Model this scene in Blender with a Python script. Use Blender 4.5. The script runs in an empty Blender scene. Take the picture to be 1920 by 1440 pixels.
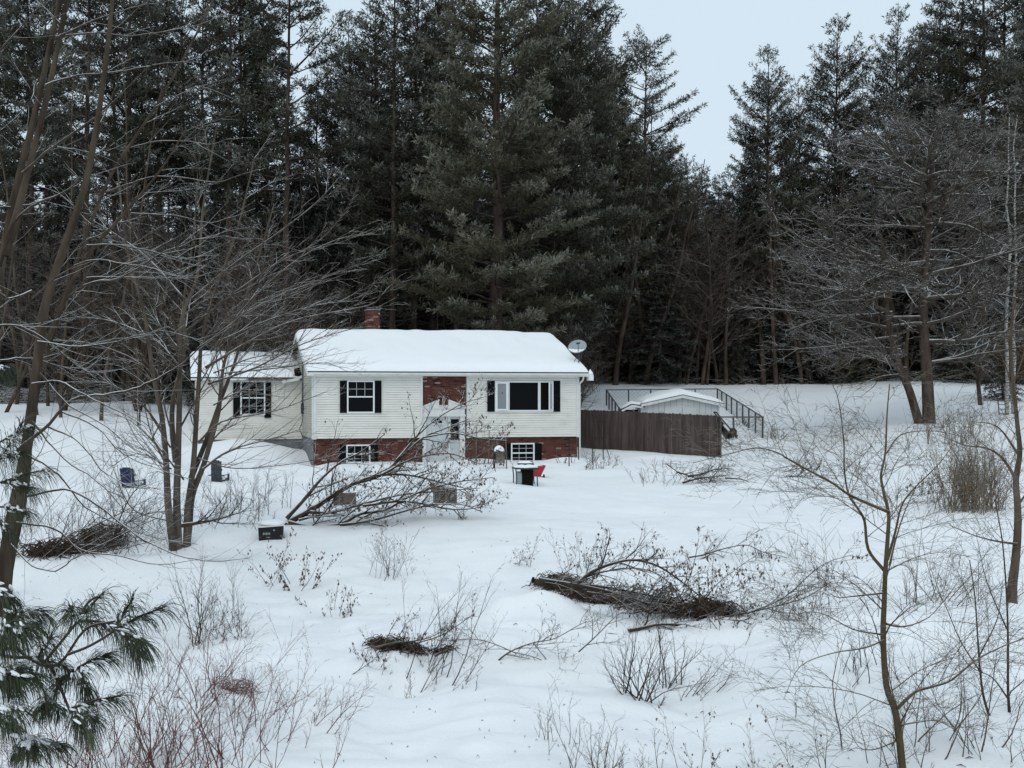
import bpy, math, random
import numpy as np
from mathutils import Vector, Matrix

# ------------------------------------------------------------------ camera, sky, sun, exposure
S = bpy.context.scene
COL = S.collection
F, CX, HY, EYE = 2000.0, 755.0, 740.0, 2.7       # focal length and principal point in photo pixels, eye height
cam_d = bpy.data.cameras.new("camera"); cam = bpy.data.objects.new("camera", cam_d); COL.objects.link(cam)
cam.location = (0, 0, EYE); cam.rotation_euler = (math.radians(90), 0, 0)
cam_d.sensor_width = 36; cam_d.lens = F / 1920 * 36
cam_d.shift_x = (960 - CX) / 1920; cam_d.shift_y = (HY - 720) / 1920
cam_d.clip_start = 0.1; cam_d.clip_end = 2000
S.camera = cam

SUN_EL, SUN_AZ = math.radians(48), math.radians(200)
W = bpy.data.worlds.new("World"); S.world = W; W.use_nodes = True
wn, wl = W.node_tree.nodes, W.node_tree.links
bg = wn["Background"]; bg.inputs[1].default_value = 0.1
sky = wn.new("ShaderNodeTexSky"); sky.sky_type = 'NISHITA'; sky.sun_disc = False
sky.sun_elevation = SUN_EL; sky.sun_rotation = SUN_AZ; sky.dust_density = 4; sky.air_density = 1.2
mx = wn.new("ShaderNodeMix"); mx.data_type = 'RGBA'; mx.inputs[0].default_value = 0.93
wl.new(sky.outputs[0], mx.inputs[6]); mx.inputs[7].default_value = (6.75, 8.1, 9.1, 1)   # cloud sheet
wl.new(mx.outputs[2], bg.inputs[0])
sun_d = bpy.data.lights.new("sun", 'SUN'); sun_d.energy = 0.6; sun_d.angle = math.radians(35); sun_d.color = (1, .96, .9)
sun = bpy.data.objects.new("sun", sun_d); COL.objects.link(sun)
sun.rotation_euler = (math.radians(90) - SUN_EL, 0, math.radians(-20))
S.view_settings.view_transform = 'Standard'; S.view_settings.look = 'None'
S.view_settings.exposure = 0.04; S.view_settings.gamma = 1
S.render.engine = 'CYCLES'; S.cycles.max_bounces = 6; S.cycles.transparent_max_bounces = 8
S.cycles.use_denoising = True

# ------------------------------------------------------------------ helpers
def link(o, parent=None):
    COL.objects.link(o)
    if parent: o.parent = parent
    return o
def tag(o, label=None, cat=None, group=None, kind=None):
    if label: o["label"] = label
    if cat: o["category"] = cat
    if group: o["group"] = group
    if kind: o["kind"] = kind
    return o
def empty(name, loc=(0, 0, 0), rz=0, label=None, cat=None, group=None):
    o = bpy.data.objects.new(name, None); o.location = loc; o.rotation_euler = (0, 0, rz); o.empty_display_size = .2
    link(o); return tag(o, label, cat, group)
def copy_tree(o, parent=None):
    c = o.copy(); COL.objects.link(c); c.parent = parent
    for ch in list(o.children): copy_tree(ch, c)
    return c
def P3(px, py, D): return ((px - CX) * D / F, D, EYE - (py - HY) * D / F)

class MB:
    def __init__(s): s.v = []; s.f = []
    def add(s, vs, fs):
        n = len(s.v); s.v += [tuple(v) for v in vs]; s.f += [tuple(i + n for i in f) for f in fs]; return s
    def box(s, x0, x1, y0, y1, z0, z1):
        return s.add([(x0, y0, z0), (x1, y0, z0), (x1, y1, z0), (x0, y1, z0), (x0, y0, z1), (x1, y0, z1), (x1, y1, z1), (x0, y1, z1)],
                     [(0, 3, 2, 1), (4, 5, 6, 7), (0, 1, 5, 4), (1, 2, 6, 5), (2, 3, 7, 6), (3, 0, 4, 7)])
    def obox(s, c, a, b, cc):      # oriented box: centre and three half axes
        c, a, b, cc = map(Vector, (c, a, b, cc))
        vs = [c + a * i + b * j + cc * k for k in (-1, 1) for j in (-1, 1) for i in (-1, 1)]
        fs = [(0, 2, 3, 1), (4, 5, 7, 6), (0, 1, 5, 4), (1, 3, 7, 5), (3, 2, 6, 7), (2, 0, 4, 6)]
        if a.cross(b).dot(cc) < 0: fs = [f[::-1] for f in fs]
        return s.add(vs, fs)
    def prism(s, poly, y0, y1):   # polygon in x,z (counter-clockwise seen from -y) extruded along y
        n = len(poly)
        vs = [(p[0], y0, p[1]) for p in poly] + [(p[0], y1, p[1]) for p in poly]
        return s.add(vs, [tuple(range(n)), tuple(range(2 * n - 1, n - 1, -1))] + [(i, i + n, (i + 1) % n + n, (i + 1) % n) for i in range(n)])
    def lathe(s, prof, c=(0, 0, 0), n=16, axis='z'):
        vs = []
        for r, h in prof:
            for i in range(n):
                a = 2 * math.pi * i / n; p = (r * math.cos(a), r * math.sin(a), h)
                if axis == 'x': p = (h, p[0], p[1])
                if axis == 'y': p = (p[0], h, p[1])
                vs.append((p[0] + c[0], p[1] + c[1], p[2] + c[2]))
        fs = [(j * n + i, j * n + (i + 1) % n, (j + 1) * n + (i + 1) % n, (j + 1) * n + i) for j in range(len(prof) - 1) for i in range(n)]
        fs += [tuple(range(n - 1, -1, -1)), tuple(range((len(prof) - 1) * n, len(prof) * n))]
        return s.add(vs, fs)
    def build(s, name, mat, parent=None, smooth=False, bevel=0):
        me = bpy.data.meshes.new(name); me.from_pydata(s.v, [], s.f); me.update()
        me.materials.append(mat); o = link(bpy.data.objects.new(name, me), parent)
        if smooth: me.shade_smooth()
        if bevel:
            b = o.modifiers.new("bevel", 'BEVEL'); b.width = bevel; b.segments = 2; b.limit_method = 'ANGLE'
        return o

def np_mesh(name, V, quads, mat, parent=None, smooth=True, attr=None, tris=None):
    me = bpy.data.meshes.new(name)
    nq = 0 if quads is None else len(quads); nt = 0 if tris is None else len(tris)
    me.vertices.add(len(V)); me.vertices.foreach_set("co", np.ascontiguousarray(V, dtype=np.float32).ravel())
    me.loops.add(nq * 4 + nt * 3)
    li = []
    if nq: li.append(quads.ravel())
    if nt: li.append(tris.ravel())
    me.loops.foreach_set("vertex_index", np.concatenate(li).astype(np.int32))
    me.polygons.add(nq + nt)
    st = np.concatenate([np.arange(nq) * 4, nq * 4 + np.arange(nt) * 3]).astype(np.int32)
    tot = np.concatenate([np.full(nq, 4), np.full(nt, 3)]).astype(np.int32)
    me.polygons.foreach_set("loop_start", st); me.polygons.foreach_set("loop_total", tot)
    if attr is not None:
        a = me.attributes.new("frost", 'FLOAT', 'POINT'); a.data.foreach_set("value", attr.astype(np.float32))
    me.update(calc_edges=True)
    if smooth: me.shade_smooth()
    me.materials.append(mat)
    return link(bpy.data.objects.new(name, me), parent)

class Tubes:
    def __init__(s): s.g = {}
    def add(s, pts, rad, sides=4):
        s.g.setdefault((len(pts), sides), []).append((pts, rad))
    def arrays(s):
        Vs, Qs, off = [], [], 0
        for (n, k), L in s.g.items():
            Pp = np.array([l[0] for l in L], dtype=np.float64); R = np.array([l[1] for l in L], dtype=np.float64)
            m = len(L); T = np.gradient(Pp, axis=1); T /= np.linalg.norm(T, axis=2, keepdims=True) + 1e-9
            d = Pp[:, -1] - Pp[:, 0]; d /= np.linalg.norm(d, axis=1, keepdims=True) + 1e-9
            ref = np.where(np.abs(d[:, 2:3]) < .8, np.array([[0, 0, 1.]]), np.array([[1., 0.1, 0]]))[:, None, :]
            u = np.cross(T, np.broadcast_to(ref, T.shape)); u /= np.linalg.norm(u, axis=2, keepdims=True) + 1e-9
            w = np.cross(T, u)
            a = np.arange(k) * 2 * math.pi / k + (math.pi / k if k == 4 else math.pi / 6)
            ring = Pp[:, :, None, :] + R[:, :, None, None] * (np.cos(a)[None, None, :, None] * u[:, :, None, :] + np.sin(a)[None, None, :, None] * w[:, :, None, :])
            Vs.append(ring.reshape(-1, 3))
            b = (np.arange(m) * n * k)[:, None, None] + (np.arange(n - 1) * k)[None, :, None] + np.arange(k)[None, None, :]
            b2 = (np.arange(m) * n * k)[:, None, None] + (np.arange(n - 1) * k)[None, :, None] + ((np.arange(k) + 1) % k)[None, None, :]
            Qs.append((np.stack([b, b + k, b2 + k, b2], axis=-1) + off).reshape(-1, 4)); off += m * n * k
        return np.concatenate(Vs), np.concatenate(Qs)
    def build(s, name, mat, parent=None):
        V, Q = s.arrays(); return np_mesh(name, V, Q, mat, parent)

def unit(v):
    l = math.sqrt(v[0] * v[0] + v[1] * v[1] + v[2] * v[2]) + 1e-12; return (v[0] / l, v[1] / l, v[2] / l)
def turn(d, ang, R, flat=0.0, az=None):
    # rotate direction d by ang around a random side; flat>0 favours horizontal spreading
    ref = (0, 0, 1) if abs(d[2]) < .9 else (1, 0, 0)
    u = unit((d[1] * ref[2] - d[2] * ref[1], d[2] * ref[0] - d[0] * ref[2], d[0] * ref[1] - d[1] * ref[0]))
    w = (d[1] * u[2] - d[2] * u[1], d[2] * u[0] - d[0] * u[2], d[0] * u[1] - d[1] * u[0])
    a = R.uniform(0, 2 * math.pi) if az is None else az
    ca, sa = math.cos(a), math.sin(a) * (1 - flat)
    l = math.hypot(ca, sa) + 1e-9; ca /= l; sa /= l
    c, s = math.cos(ang), math.sin(ang)
    return tuple(d[i] * c + (u[i] * ca + w[i] * sa) * s for i in range(3))
def grow(T, p, d, L, r, lv, Q, R, tips=None):
    n = Q['n'][lv]; step = L / n; wig = Q['wig'][lv]; tr = Q['trop'][lv]
    pts = [p]; rad = [r]; dirs = [d]
    for i in range(n):
        d = unit((d[0] + R.gauss(0, wig), d[1] + R.gauss(0, wig), d[2] + R.gauss(0, wig) + tr))
        p = (p[0] + d[0] * step, p[1] + d[1] * step, p[2] + d[2] * step)
        pts.append(p); dirs.append(d); rad.append(r * (1 - (i + 1) / n * Q['tap'][lv]))
    T.add(pts, rad, Q['sides'][lv])
    if tips is not None and lv >= len(Q['n']) - 2: tips.append((pts, lv))
    if lv + 1 < len(Q['n']): kids(T, pts, rad, dirs, L, lv, Q, R, tips)
    return pts
def kids(T, pts, rad, dirs, L, lv, Q, R, tips=None, t0=None, t1=1.0, num=None):
    k = Q['kids'][lv] if num is None else num
    n = len(pts) - 1; t0 = Q['t0'][lv] if t0 is None else t0
    for j in range(k):
        t = t0 + (t1 - t0) * (j + R.random()) / k
        x = min(t * n, n - .001); i = int(x); fr = x - i
        q = tuple(pts[i][a] * (1 - fr) + pts[i + 1][a] * fr for a in range(3))
        rr = rad[i] * (1 - fr) + rad[i + 1] * fr
        dd = turn(dirs[min(i + 1, n)], math.radians(R.gauss(Q['ang'][lv], 9)), R, Q.get('flat', 0))
        if R.random() < Q.get('up', .3) and dd[2] < 0: dd = (dd[0], dd[1], -dd[2])
        l2 = L * Q['kl'][lv] * R.uniform(.55, 1.2) * (1.15 - .6 * t)
        grow(T, q, dd, l2, max(min(rr * .75, Q['kr'][lv] * R.uniform(.7, 1.2)), Q.get('rmin', .002)), lv + 1, Q, R, tips)
def catmull(pts, k=4):
    pts = [tuple(p) for p in pts]
    if len(pts) < 3:
        a, b = pts; return [tuple(a[i] + (b[i] - a[i]) * t / k for i in range(3)) for t in range(k + 1)]
    Pp = [tuple(2 * pts[0][i] - pts[1][i] for i in range(3))] + pts + [tuple(2 * pts[-1][i] - pts[-2][i] for i in range(3))]
    out = []
    for s in range(1, len(Pp) - 2):
        p0, p1, p2, p3 = Pp[s - 1:s + 3]
        for j in range(k):
            t = j / k
            out.append(tuple(.5 * (2 * p1[i] + (p2[i] - p0[i]) * t + (2 * p0[i] - 5 * p1[i] + 4 * p2[i] - p3[i]) * t * t + (3 * p1[i] - p0[i] - 3 * p2[i] + p3[i]) * t ** 3) for i in range(3)))
    out.append(pts[-1]); return out
def guided(T, tr, r0, r1, R, Q=None, lv=0, num=0, Lk=None, sides=6, tips=None, t0=.15, jit=0.0, t1=1.0):
    """a limb through given points, with grown side twigs"""
    pts = catmull(tr, 4)
    if jit: pts = [pts[0]] + [tuple(c + R.gauss(0, jit) for c in p) for p in pts[1:]]
    n = len(pts) - 1
    rad = [r0 + (r1 - r0) * (i / n) ** .8 for i in range(n + 1)]
    dirs = [unit(tuple(pts[min(i + 1, n)][a] - pts[max(i - 1, 0)][a] for a in range(3))) for i in range(n + 1)]
    T.add(pts, rad, sides)
    if tips is not None: tips.append((pts, 9))
    if Q and num: kids(T, pts, rad, dirs, Lk or 1, lv, Q, R, tips, t0=t0, t1=t1, num=num)
    return pts

# ------------------------------------------------------------------ ground height
def smst(a, b, x):
    t = np.clip((x - a) / (b - a), 0, 1); return t * t * (3 - 2 * t)
_g = np.random.default_rng(5).random((64, 64)) * 2 - 1
def vnoise(x, y):
    xi, yi = np.floor(x).astype(int), np.floor(y).astype(int); fx, fy = x - xi, y - yi
    fx = fx * fx * (3 - 2 * fx); fy = fy * fy * (3 - 2 * fy)
    g = lambda a, b: _g[a % 64, b % 64]
    return (g(xi, yi) * (1 - fx) + g(xi + 1, yi) * fx) * (1 - fy) + (g(xi, yi + 1) * (1 - fx) + g(xi + 1, yi + 1) * fx) * fy
def bump(x, y, cx, cy, sx, sy, a, rot=0):
    c, s = math.cos(rot), math.sin(rot); u = (x - cx) * c + (y - cy) * s; v = -(x - cx) * s + (y - cy) * c
    return a * np.exp(-(u / sx) ** 2 - (v / sy) ** 2)
HO, HR = (-3.507, 42.0), math.radians(12)          # house origin and turn
def H2W(u, v, z=0): return (HO[0] + u * math.cos(HR) - v * math.sin(HR), HO[1] + u * math.sin(HR) + v * math.cos(HR), z)
def ground(x, y):
    x = np.asarray(x, float); y = np.asarray(y, float)
    z = np.interp(y, [-40, -4, 1.5, 3.5, 9, 14, 20, 26, 34, 40, 44, 48, 52, 58, 66, 80, 100, 150, 240, 400],
                  [1.0, 1.1, 1.05, .5, -1.0, -1.05, -.85, -.45, -.12, 0, .12, .5, .8, 1.35, 2.1, 3.45, 4.4, 6, 9, 12])
    z = z + .95 * smst(.36, .5, x / np.maximum(y, 1)) * smst(33, 48, y) * (1 - .6 * smst(60, 85, y))
    z = z - .5 * smst(-12, -22, x) * smst(55, 80, y)
    z = z + .9 * smst(-4, -11, x) * smst(40, 52, y) * (1 - smst(56, 70, y))
    far = smst(5, 12, y)
    z = z + (vnoise(x * .33 + 7, y * .25) * .16 + vnoise(x * .9, y * .7 + 3) * .06 + vnoise(x * 2.6, y * 1.8 + 9) * .028 + vnoise(x * 1.3 + 4, y * 5.5) * .014) * (.35 + .65 * smst(50, 30, y)) * (1 + 1.3 * smst(25, 16, y)) * far
    z = z + vnoise(x * .12 + 3, y * .12) * .25 * smst(50, 70, y)
    # near the house front keep it level, with drifts
    hx = (x - HO[0]) * math.cos(HR) + (y - HO[1]) * math.sin(HR); hy = -(x - HO[0]) * math.sin(HR) + (y - HO[1]) * math.cos(HR)
    near = smst(3.0, .5, np.abs(hy + .3)) * smst(13.5, 11.5, hx) * smst(-2.5, -.5, hx)
    z = z * (1 - near) + near * (.0 + .04 * vnoise(hx * 1.3, hy + 4))
    z = z + bump(x, y, *H2W(-2.6, 2.6)[:2], 2.3, 1.5, .6, HR) - bump(x, y, *H2W(-.1, .8)[:2], .6, 1.2, .15, HR)
    z = z + bump(x, y, *H2W(6.6, -.5)[:2], .8, .35, .12) + bump(x, y, *H2W(10.2, -.8)[:2], .9, .4, .16)
    z = z + bump(x, y, -7, 21.2, 3.6, .9, .38, .05) - bump(x, y, -6.6, 23.3, 3.0, .9, .28, .05)      # crest with a hollow behind
    z = z + bump(x, y, 10.2, 43.3, 1.2, .5, .12) + bump(x, y, 2.0, 17.2, 1.0, .7, .42) + bump(x, y, .6, 15.2, 1.4, .8, .22) + bump(x, y, 2.8, 12.9, 1.6, .7, .16) - bump(x, y, 1.2, 13.9, 1.5, .5, .14)
    z = z - bump(x, y, 3.9, 16.4, 1.9, .42, .42, -.22)                                              # hollow under the arched brush
    z = z - bump(x, y, -.05, 13.6, .35, .3, .22) + bump(x, y, -.4, 14.2, .8, .4, .12)
    z = z + bump(x, y, -1.9, 15.5, 1.5, 1.4, .3)
    z = z - bump(x, y, -7.2, 30, .9, .6, .08)
    return z
def gz(x, y): return float(ground(x, y))
def gp(px, py):
    Ds = np.arange(5, 130, .05); x = (px - CX) * Ds / F; h = EYE - (py - HY) * Ds / F
    b = np.nonzero(h - ground(x, Ds) <= 0)[0]
    D = Ds[b[0]] if len(b) else 60.0
    return ((px - CX) * D / F, float(D), gz((px - CX) * D / F, D))

# ------------------------------------------------------------------ materials
def mat(name, col=(.5, .5, .5), rough=.7, spec=.3, metal=0):
    m = bpy.data.materials.new(name); m.use_nodes = True
    b = m.node_tree.nodes["Principled BSDF"]; b.inputs["Base Color"].default_value = (*col, 1)
    b.inputs["Roughness"].default_value = rough; b.inputs["Specular IOR Level"].default_value = spec; b.inputs["Metallic"].default_value = metal
    return m
def nd(m, t, **k):
    n = m.node_tree.nodes.new(t)
    for a, v in k.items(): setattr(n, a, v)
    return n
def lk(m, a, b): m.node_tree.links.new(a, b)
def ramp(m, fac, stops):
    r = nd(m, "ShaderNodeValToRGB"); e = r.color_ramp.elements
    while len(e) < len(stops): e.new(.5)
    for q, (p, c) in zip(e, stops): q.position = p; q.color = (*c, 1)
    lk(m, fac, r.inputs[0]); return r.outputs[0]
def noise(m, scale, detail=4, vec='Object', stretch=None):
    tc = nd(m, "ShaderNodeTexCoord"); n = nd(m, "ShaderNodeTexNoise"); n.inputs["Scale"].default_value = scale; n.inputs["Detail"].default_value = detail
    src = tc.outputs[vec]
    if stretch:
        mp = nd(m, "ShaderNodeMapping"); mp.inputs["Scale"].default_value = stretch; lk(m, src, mp.inputs[0]); src = mp.outputs[0]
    lk(m, src, n.inputs["Vector"]); return n.outputs["Fac"]
def varied(name, stops, scale=3, rough=.8, spec=.2, stretch=None, bump_s=0, detail=5):
    m = mat(name, rough=rough, spec=spec); b = m.node_tree.nodes["Principled BSDF"]
    f = noise(m, scale, detail, stretch=stretch); lk(m, ramp(m, f, stops), b.inputs["Base Color"])
    if bump_s:
        bp = nd(m, "ShaderNodeBump"); bp.inputs["Strength"].default_value = bump_s; bp.inputs["Distance"].default_value = .02
        lk(m, f, bp.inputs["Height"]); lk(m, bp.outputs[0], b.inputs["Normal"])
    return m
SNOWC = (.86, .87, .88)
def bark(name, c0, c1, snow=.5, scale=6, thr=.55, stretch=(1, 1, .25)):
    """bark with snow lying on the upper side of limbs"""
    m = mat(name, rough=.9, spec=.1); b = m.node_tree.nodes["Principled BSDF"]
    f = noise(m, scale, 4, stretch=stretch); base = ramp(m, f, [(.35, c0), (.65, c1)])
    if snow > 0:
        g = nd(m, "ShaderNodeNewGeometry"); sp = nd(m, "ShaderNodeSeparateXYZ"); lk(m, g.outputs["Normal"], sp.inputs[0])
        n2 = noise(m, 2.3, 3)
        ad = nd(m, "ShaderNodeMath", operation='MULTIPLY_ADD'); lk(m, n2, ad.inputs[0]); ad.inputs[1].default_value = .9; lk(m, sp.outputs[2], ad.inputs[2])
        mr = nd(m, "ShaderNodeMapRange"); lk(m, ad.outputs[0], mr.inputs[0])
        mr.inputs[1].default_value = thr + .45; mr.inputs[2].default_value = thr + .62; mr.inputs[4].default_value = snow
        mxn = nd(m, "ShaderNodeMix", data_type='RGBA'); lk(m, mr.outputs[0], mxn.inputs[0]); lk(m, base, mxn.inputs[6]); mxn.inputs[7].default_value = (*SNOWC, 1)
        base = mxn.outputs[2]
    bp = nd(m, "ShaderNodeBump"); bp.inputs["Strength"].default_value = .8; bp.inputs["Distance"].default_value = .02; lk(m, noise(m, scale * 4, 5, stretch=(1, 1, .3)), bp.inputs["Height"]); lk(m, bp.outputs[0], b.inputs["Normal"])
    lk(m, base, b.inputs["Base Color"]); return m
def needles(name, dark, light, frost, amt=.8):
    m = mat(name, rough=.85, spec=.15); b = m.node_tree.nodes["Principled BSDF"]
    f = noise(m, 1.1, 3); base = ramp(m, f, [(.38, dark), (.62, light)])
    at = nd(m, "ShaderNodeAttribute", attribute_name="frost")
    mr = nd(m, "ShaderNodeMapRange"); lk(m, at.outputs["Fac"], mr.inputs[0]); mr.inputs[1].default_value = .42; mr.inputs[2].default_value = .95; mr.inputs[4].default_value = amt
    mxn = nd(m, "ShaderNodeMix", data_type='RGBA'); lk(m, mr.outputs[0], mxn.inputs[0]); lk(m, base, mxn.inputs[6]); mxn.inputs[7].default_value = (*frost, 1)
    lk(m, mxn.outputs[2], b.inputs["Base Color"]); return m

M = {}
m = M['snow'] = mat("snow", (.83, .845, .86), .75, .15); b = m.node_tree.nodes["Principled BSDF"]
n1 = noise(m, 1.6, 6, stretch=(1, .6, 1)); n2 = noise(m, 22, 4); n3 = noise(m, .35, 3)
ad = nd(m, "ShaderNodeMath", operation='MULTIPLY_ADD'); lk(m, n2, ad.inputs[0]); ad.inputs[1].default_value = .16; lk(m, n1, ad.inputs[2])
bp = nd(m, "ShaderNodeBump"); bp.inputs["Strength"].default_value = .8; bp.inputs["Distance"].default_value = .07; lk(m, ad.outputs[0], bp.inputs["Height"]); lk(m, bp.outputs[0], b.inputs["Normal"])
lk(m, ramp(m, n3, [(.3, (.835, .85, .87)), (.7, (.875, .885, .895))]), b.inputs["Base Color"])
M['snowcap'] = mat("snow_cap", (.88, .89, .905), .7, .15)
bc = noise(M['snowcap'], 9, 3); bp = nd(M['snowcap'], "ShaderNodeBump"); bp.inputs["Strength"].default_value = .3; bp.inputs["Distance"].default_value = .03
lk(M['snowcap'], bc, bp.inputs["Height"]); lk(M['snowcap'], bp.outputs[0], M['snowcap'].node_tree.nodes["Principled BSDF"].inputs["Normal"])
M['pinebark'] = bark("pine_bark", (.035, .026, .02), (.075, .055, .045), .35, 5, .62)
M['pinetrunk'] = bark("pine_trunk_bark", (.04, .028, .022), (.09, .068, .055), 0, 5)
M['needle'] = needles("pine_needles", (.019, .018, .011), (.055, .054, .034), (.34, .345, .305), .72)
M['needle2'] = needles("pine_needles_olive", (.038, .035, .019), (.095, .088, .052), (.35, .345, .29), .7)
M['spruce'] = needles("spruce_needles", (.009, .011, .008), (.028, .031, .022), (.26, .27, .25), .5)
M['bare'] = bark("bare_wood", (.055, .043, .034), (.12, .098, .08), .55, 4, .5)
M['bback'] = bark("brown_twig_mass", (.042, .030, .022), (.10, .076, .058), .3, 4, .6)
M['bareg'] = bark("grey_bark", (.045, .035, .027), (.10, .083, .068), .7, 4, .55)
M['bark_l'] = bark("brown_bark", (.034, .024, .017), (.085, .064, .047), .92, 5, .5)
M['bark_c'] = bark("grey_brown_bark", (.06, .047, .036), (.13, .104, .084), .85, 5, .48)
M['willow'] = bark("olive_bark", (.06, .044, .024), (.125, .095, .058), .3, 6, .65)
M['twig'] = bark("dead_twig", (.06, .042, .030), (.135, .10, .075), .3, 6, .65)
M['twigd'] = bark("dark_twig", (.032, .023, .017), (.075, .056, .043), .6, 6, .58)
M['red'] = bark("red_twig", (.085, .03, .025), (.175, .07, .055), .2, 5, .7)
M['shrubtan'] = bark("tan_twigs", (.12, .088, .056), (.24, .18, .12), .15, 6, .7)
M['orange'] = bark("orange_twigs", (.16, .075, .03), (.3, .15, .07), 0, 6)
M['litterdark'] = bark("dark_litter", (.028, .019, .013), (.085, .06, .045), 0, 9)
M['tan'] = bark("tan_stem", (.24, .17, .10), (.4, .31, .2), 0, 6)
M['leaf'] = varied("dry_leaf", [(.3, (.07, .045, .03)), (.7, (.17, .12, .09))], 30)
M['birch'] = varied("birch_bark", [(.42, (.06, .05, .045)), (.5, (.42, .40, .37)), (1, (.5, .48, .45))], 6, stretch=(.5, .5, 3))
M['siding'] = varied("cream_siding", [(.25, (.66, .635, .565)), (.45, (.75, .73, .665)), (.7, (.80, .78, .72))], 1.3, .5, .3, stretch=(1, 1, 2.5))
M['sidegrey'] = varied("yellow_grey_siding", [(.3, (.38, .37, .31)), (.7, (.52, .5, .43))], 2.5, .6, .3, stretch=(1, 1, .5))  # yellowish grey, darker than the cream front siding
M['trim'] = varied("white_trim", [(.3, (.62, .62, .6)), (.7, (.72, .72, .70))], 4, .5)
M['white'] = mat("white_paint", (.76, .77, .77), .45)
M['door'] = varied("grey_white_door_paint", [(.3, (.46, .485, .49)), (.7, (.55, .57, .575))], 3, .5, .3)
M['found'] = varied("grey_foundation", [(.3, (.13, .14, .15)), (.7, (.2, .21, .215))], 4)
M['black'] = varied("black_shutter", [(.3, (.005, .0055, .006)), (.7, (.010, .011, .012))], 8, .7, .08)
M['glass'] = mat("dark_glass", (.004, .005, .006), .15, .07)
M['glassg'] = mat("reflection_grey_glass", (.22, .24, .25), .2, .4)  # pale grey base colour stands in for the reflection on the swung sashes
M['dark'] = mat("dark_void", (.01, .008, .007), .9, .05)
M['shingle'] = varied("dark_shingle", [(.3, (.03, .03, .03)), (.7, (.06, .058, .055))], 12)
m = M['brick'] = mat("brick", rough=.85, spec=.15); b = m.node_tree.nodes["Principled BSDF"]
tc = nd(m, "ShaderNodeTexCoord"); mp = nd(m, "ShaderNodeMapping"); mp.inputs["Rotation"].default_value = (math.radians(90), 0, 0); lk(m, tc.outputs["Object"], mp.inputs[0])
bk = nd(m, "ShaderNodeTexBrick"); lk(m, mp.outputs[0], bk.inputs[0]); bk.inputs["Scale"].default_value = 1
bk.inputs["Brick Width"].default_value = .22; bk.inputs["Row Height"].default_value = .073; bk.inputs["Mortar Size"].default_value = .006
bk.inputs["Color1"].default_value = (0, 0, 0, 1); bk.inputs["Color2"].default_value = (1, 1, 1, 1); bk.inputs["Mortar"].default_value = (.3, .3, .3, 1)
c = ramp(m, bk.outputs["Color"], [(0, (.03, .016, .014)), (.1, (.075, .026, .02)), (.5, (.105, .036, .027)), (.93, (.13, .05, .038)), (.975, (.36, .27, .235))])
mxb = nd(m, "ShaderNodeMix", data_type='RGBA'); lk(m, bk.outputs["Fac"], mxb.inputs[0]); lk(m, c, mxb.inputs[6]); mxb.inputs[7].default_value = (.10, .055, .045, 1)
lk(m, mxb.outputs[2], b.inputs["Base Color"])
M['fence'] = varied("brown_fence_board", [(.25, (.036, .024, .021)), (.5, (.060, .043, .038)), (.75, (.095, .073, .065))], 7, .8, .2, stretch=(1, 1, .12))
M['fence2'] = varied("greyed_fence_board", [(.3, (.05, .036, .031)), (.7, (.10, .078, .069))], 7, .8, .2, stretch=(1, 1, .12))
M['galv'] = mat("dull_steel", (.085, .095, .105), .5, .4, .4)
M['shed'] = varied("shed_panel", [(.3, (.5, .52, .52)), (.7, (.6, .62, .62))], 2, .6)
M['redp'] = mat("red_plastic", (.42, .012, .02), .4, .4)
M['blue'] = varied("navy_plastic", [(.3, (.012, .02, .055)), (.7, (.03, .045, .1))], 6, .55)
M['charc'] = varied("charcoal_plastic", [(.3, (.03, .037, .043)), (.7, (.05, .058, .064))], 6, .6)
M['rubber'] = mat("black_rubber", (.015, .015, .016), .8)
M['dish'] = mat("grey_dish", (.3, .34, .35), .5, .3)
M['wood'] = varied("weathered_wood", [(.3, (.09, .075, .06)), (.7, (.2, .17, .14))], 9, stretch=(1, 1, .3))
M['litter'] = varied("forest_litter", [(.3, (.05, .035, .025)), (.7, (.14, .10, .075))], 8)
# ------------------------------------------------------------------ snow field
ys = np.concatenate([np.linspace(-40, 4, 40), 4 * (75.0 / 4) ** (np.linspace(0, 1, 560)[1:]), np.linspace(76, 400, 90)])
ss = np.linspace(-1, 1, 520)
GY, GS = np.meshgrid(ys, ss, indexing='ij'); GX = GS * (np.maximum(GY, 0) * .75 + 14) + np.maximum(GY, 0) * .1
GZ = ground(GX, GY); nr, nc = GX.shape
idx = np.arange(nr * nc).reshape(nr, nc)
q = np.stack([idx[:-1, :-1], idx[:-1, 1:], idx[1:, 1:], idx[1:, :-1]], -1).reshape(-1, 4)
tag(np_mesh("snow_ground", np.stack([GX, GY, GZ], -1).reshape(-1, 3), q, M['snow']), "white snow covering the yard and the field", kind="structure")

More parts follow.
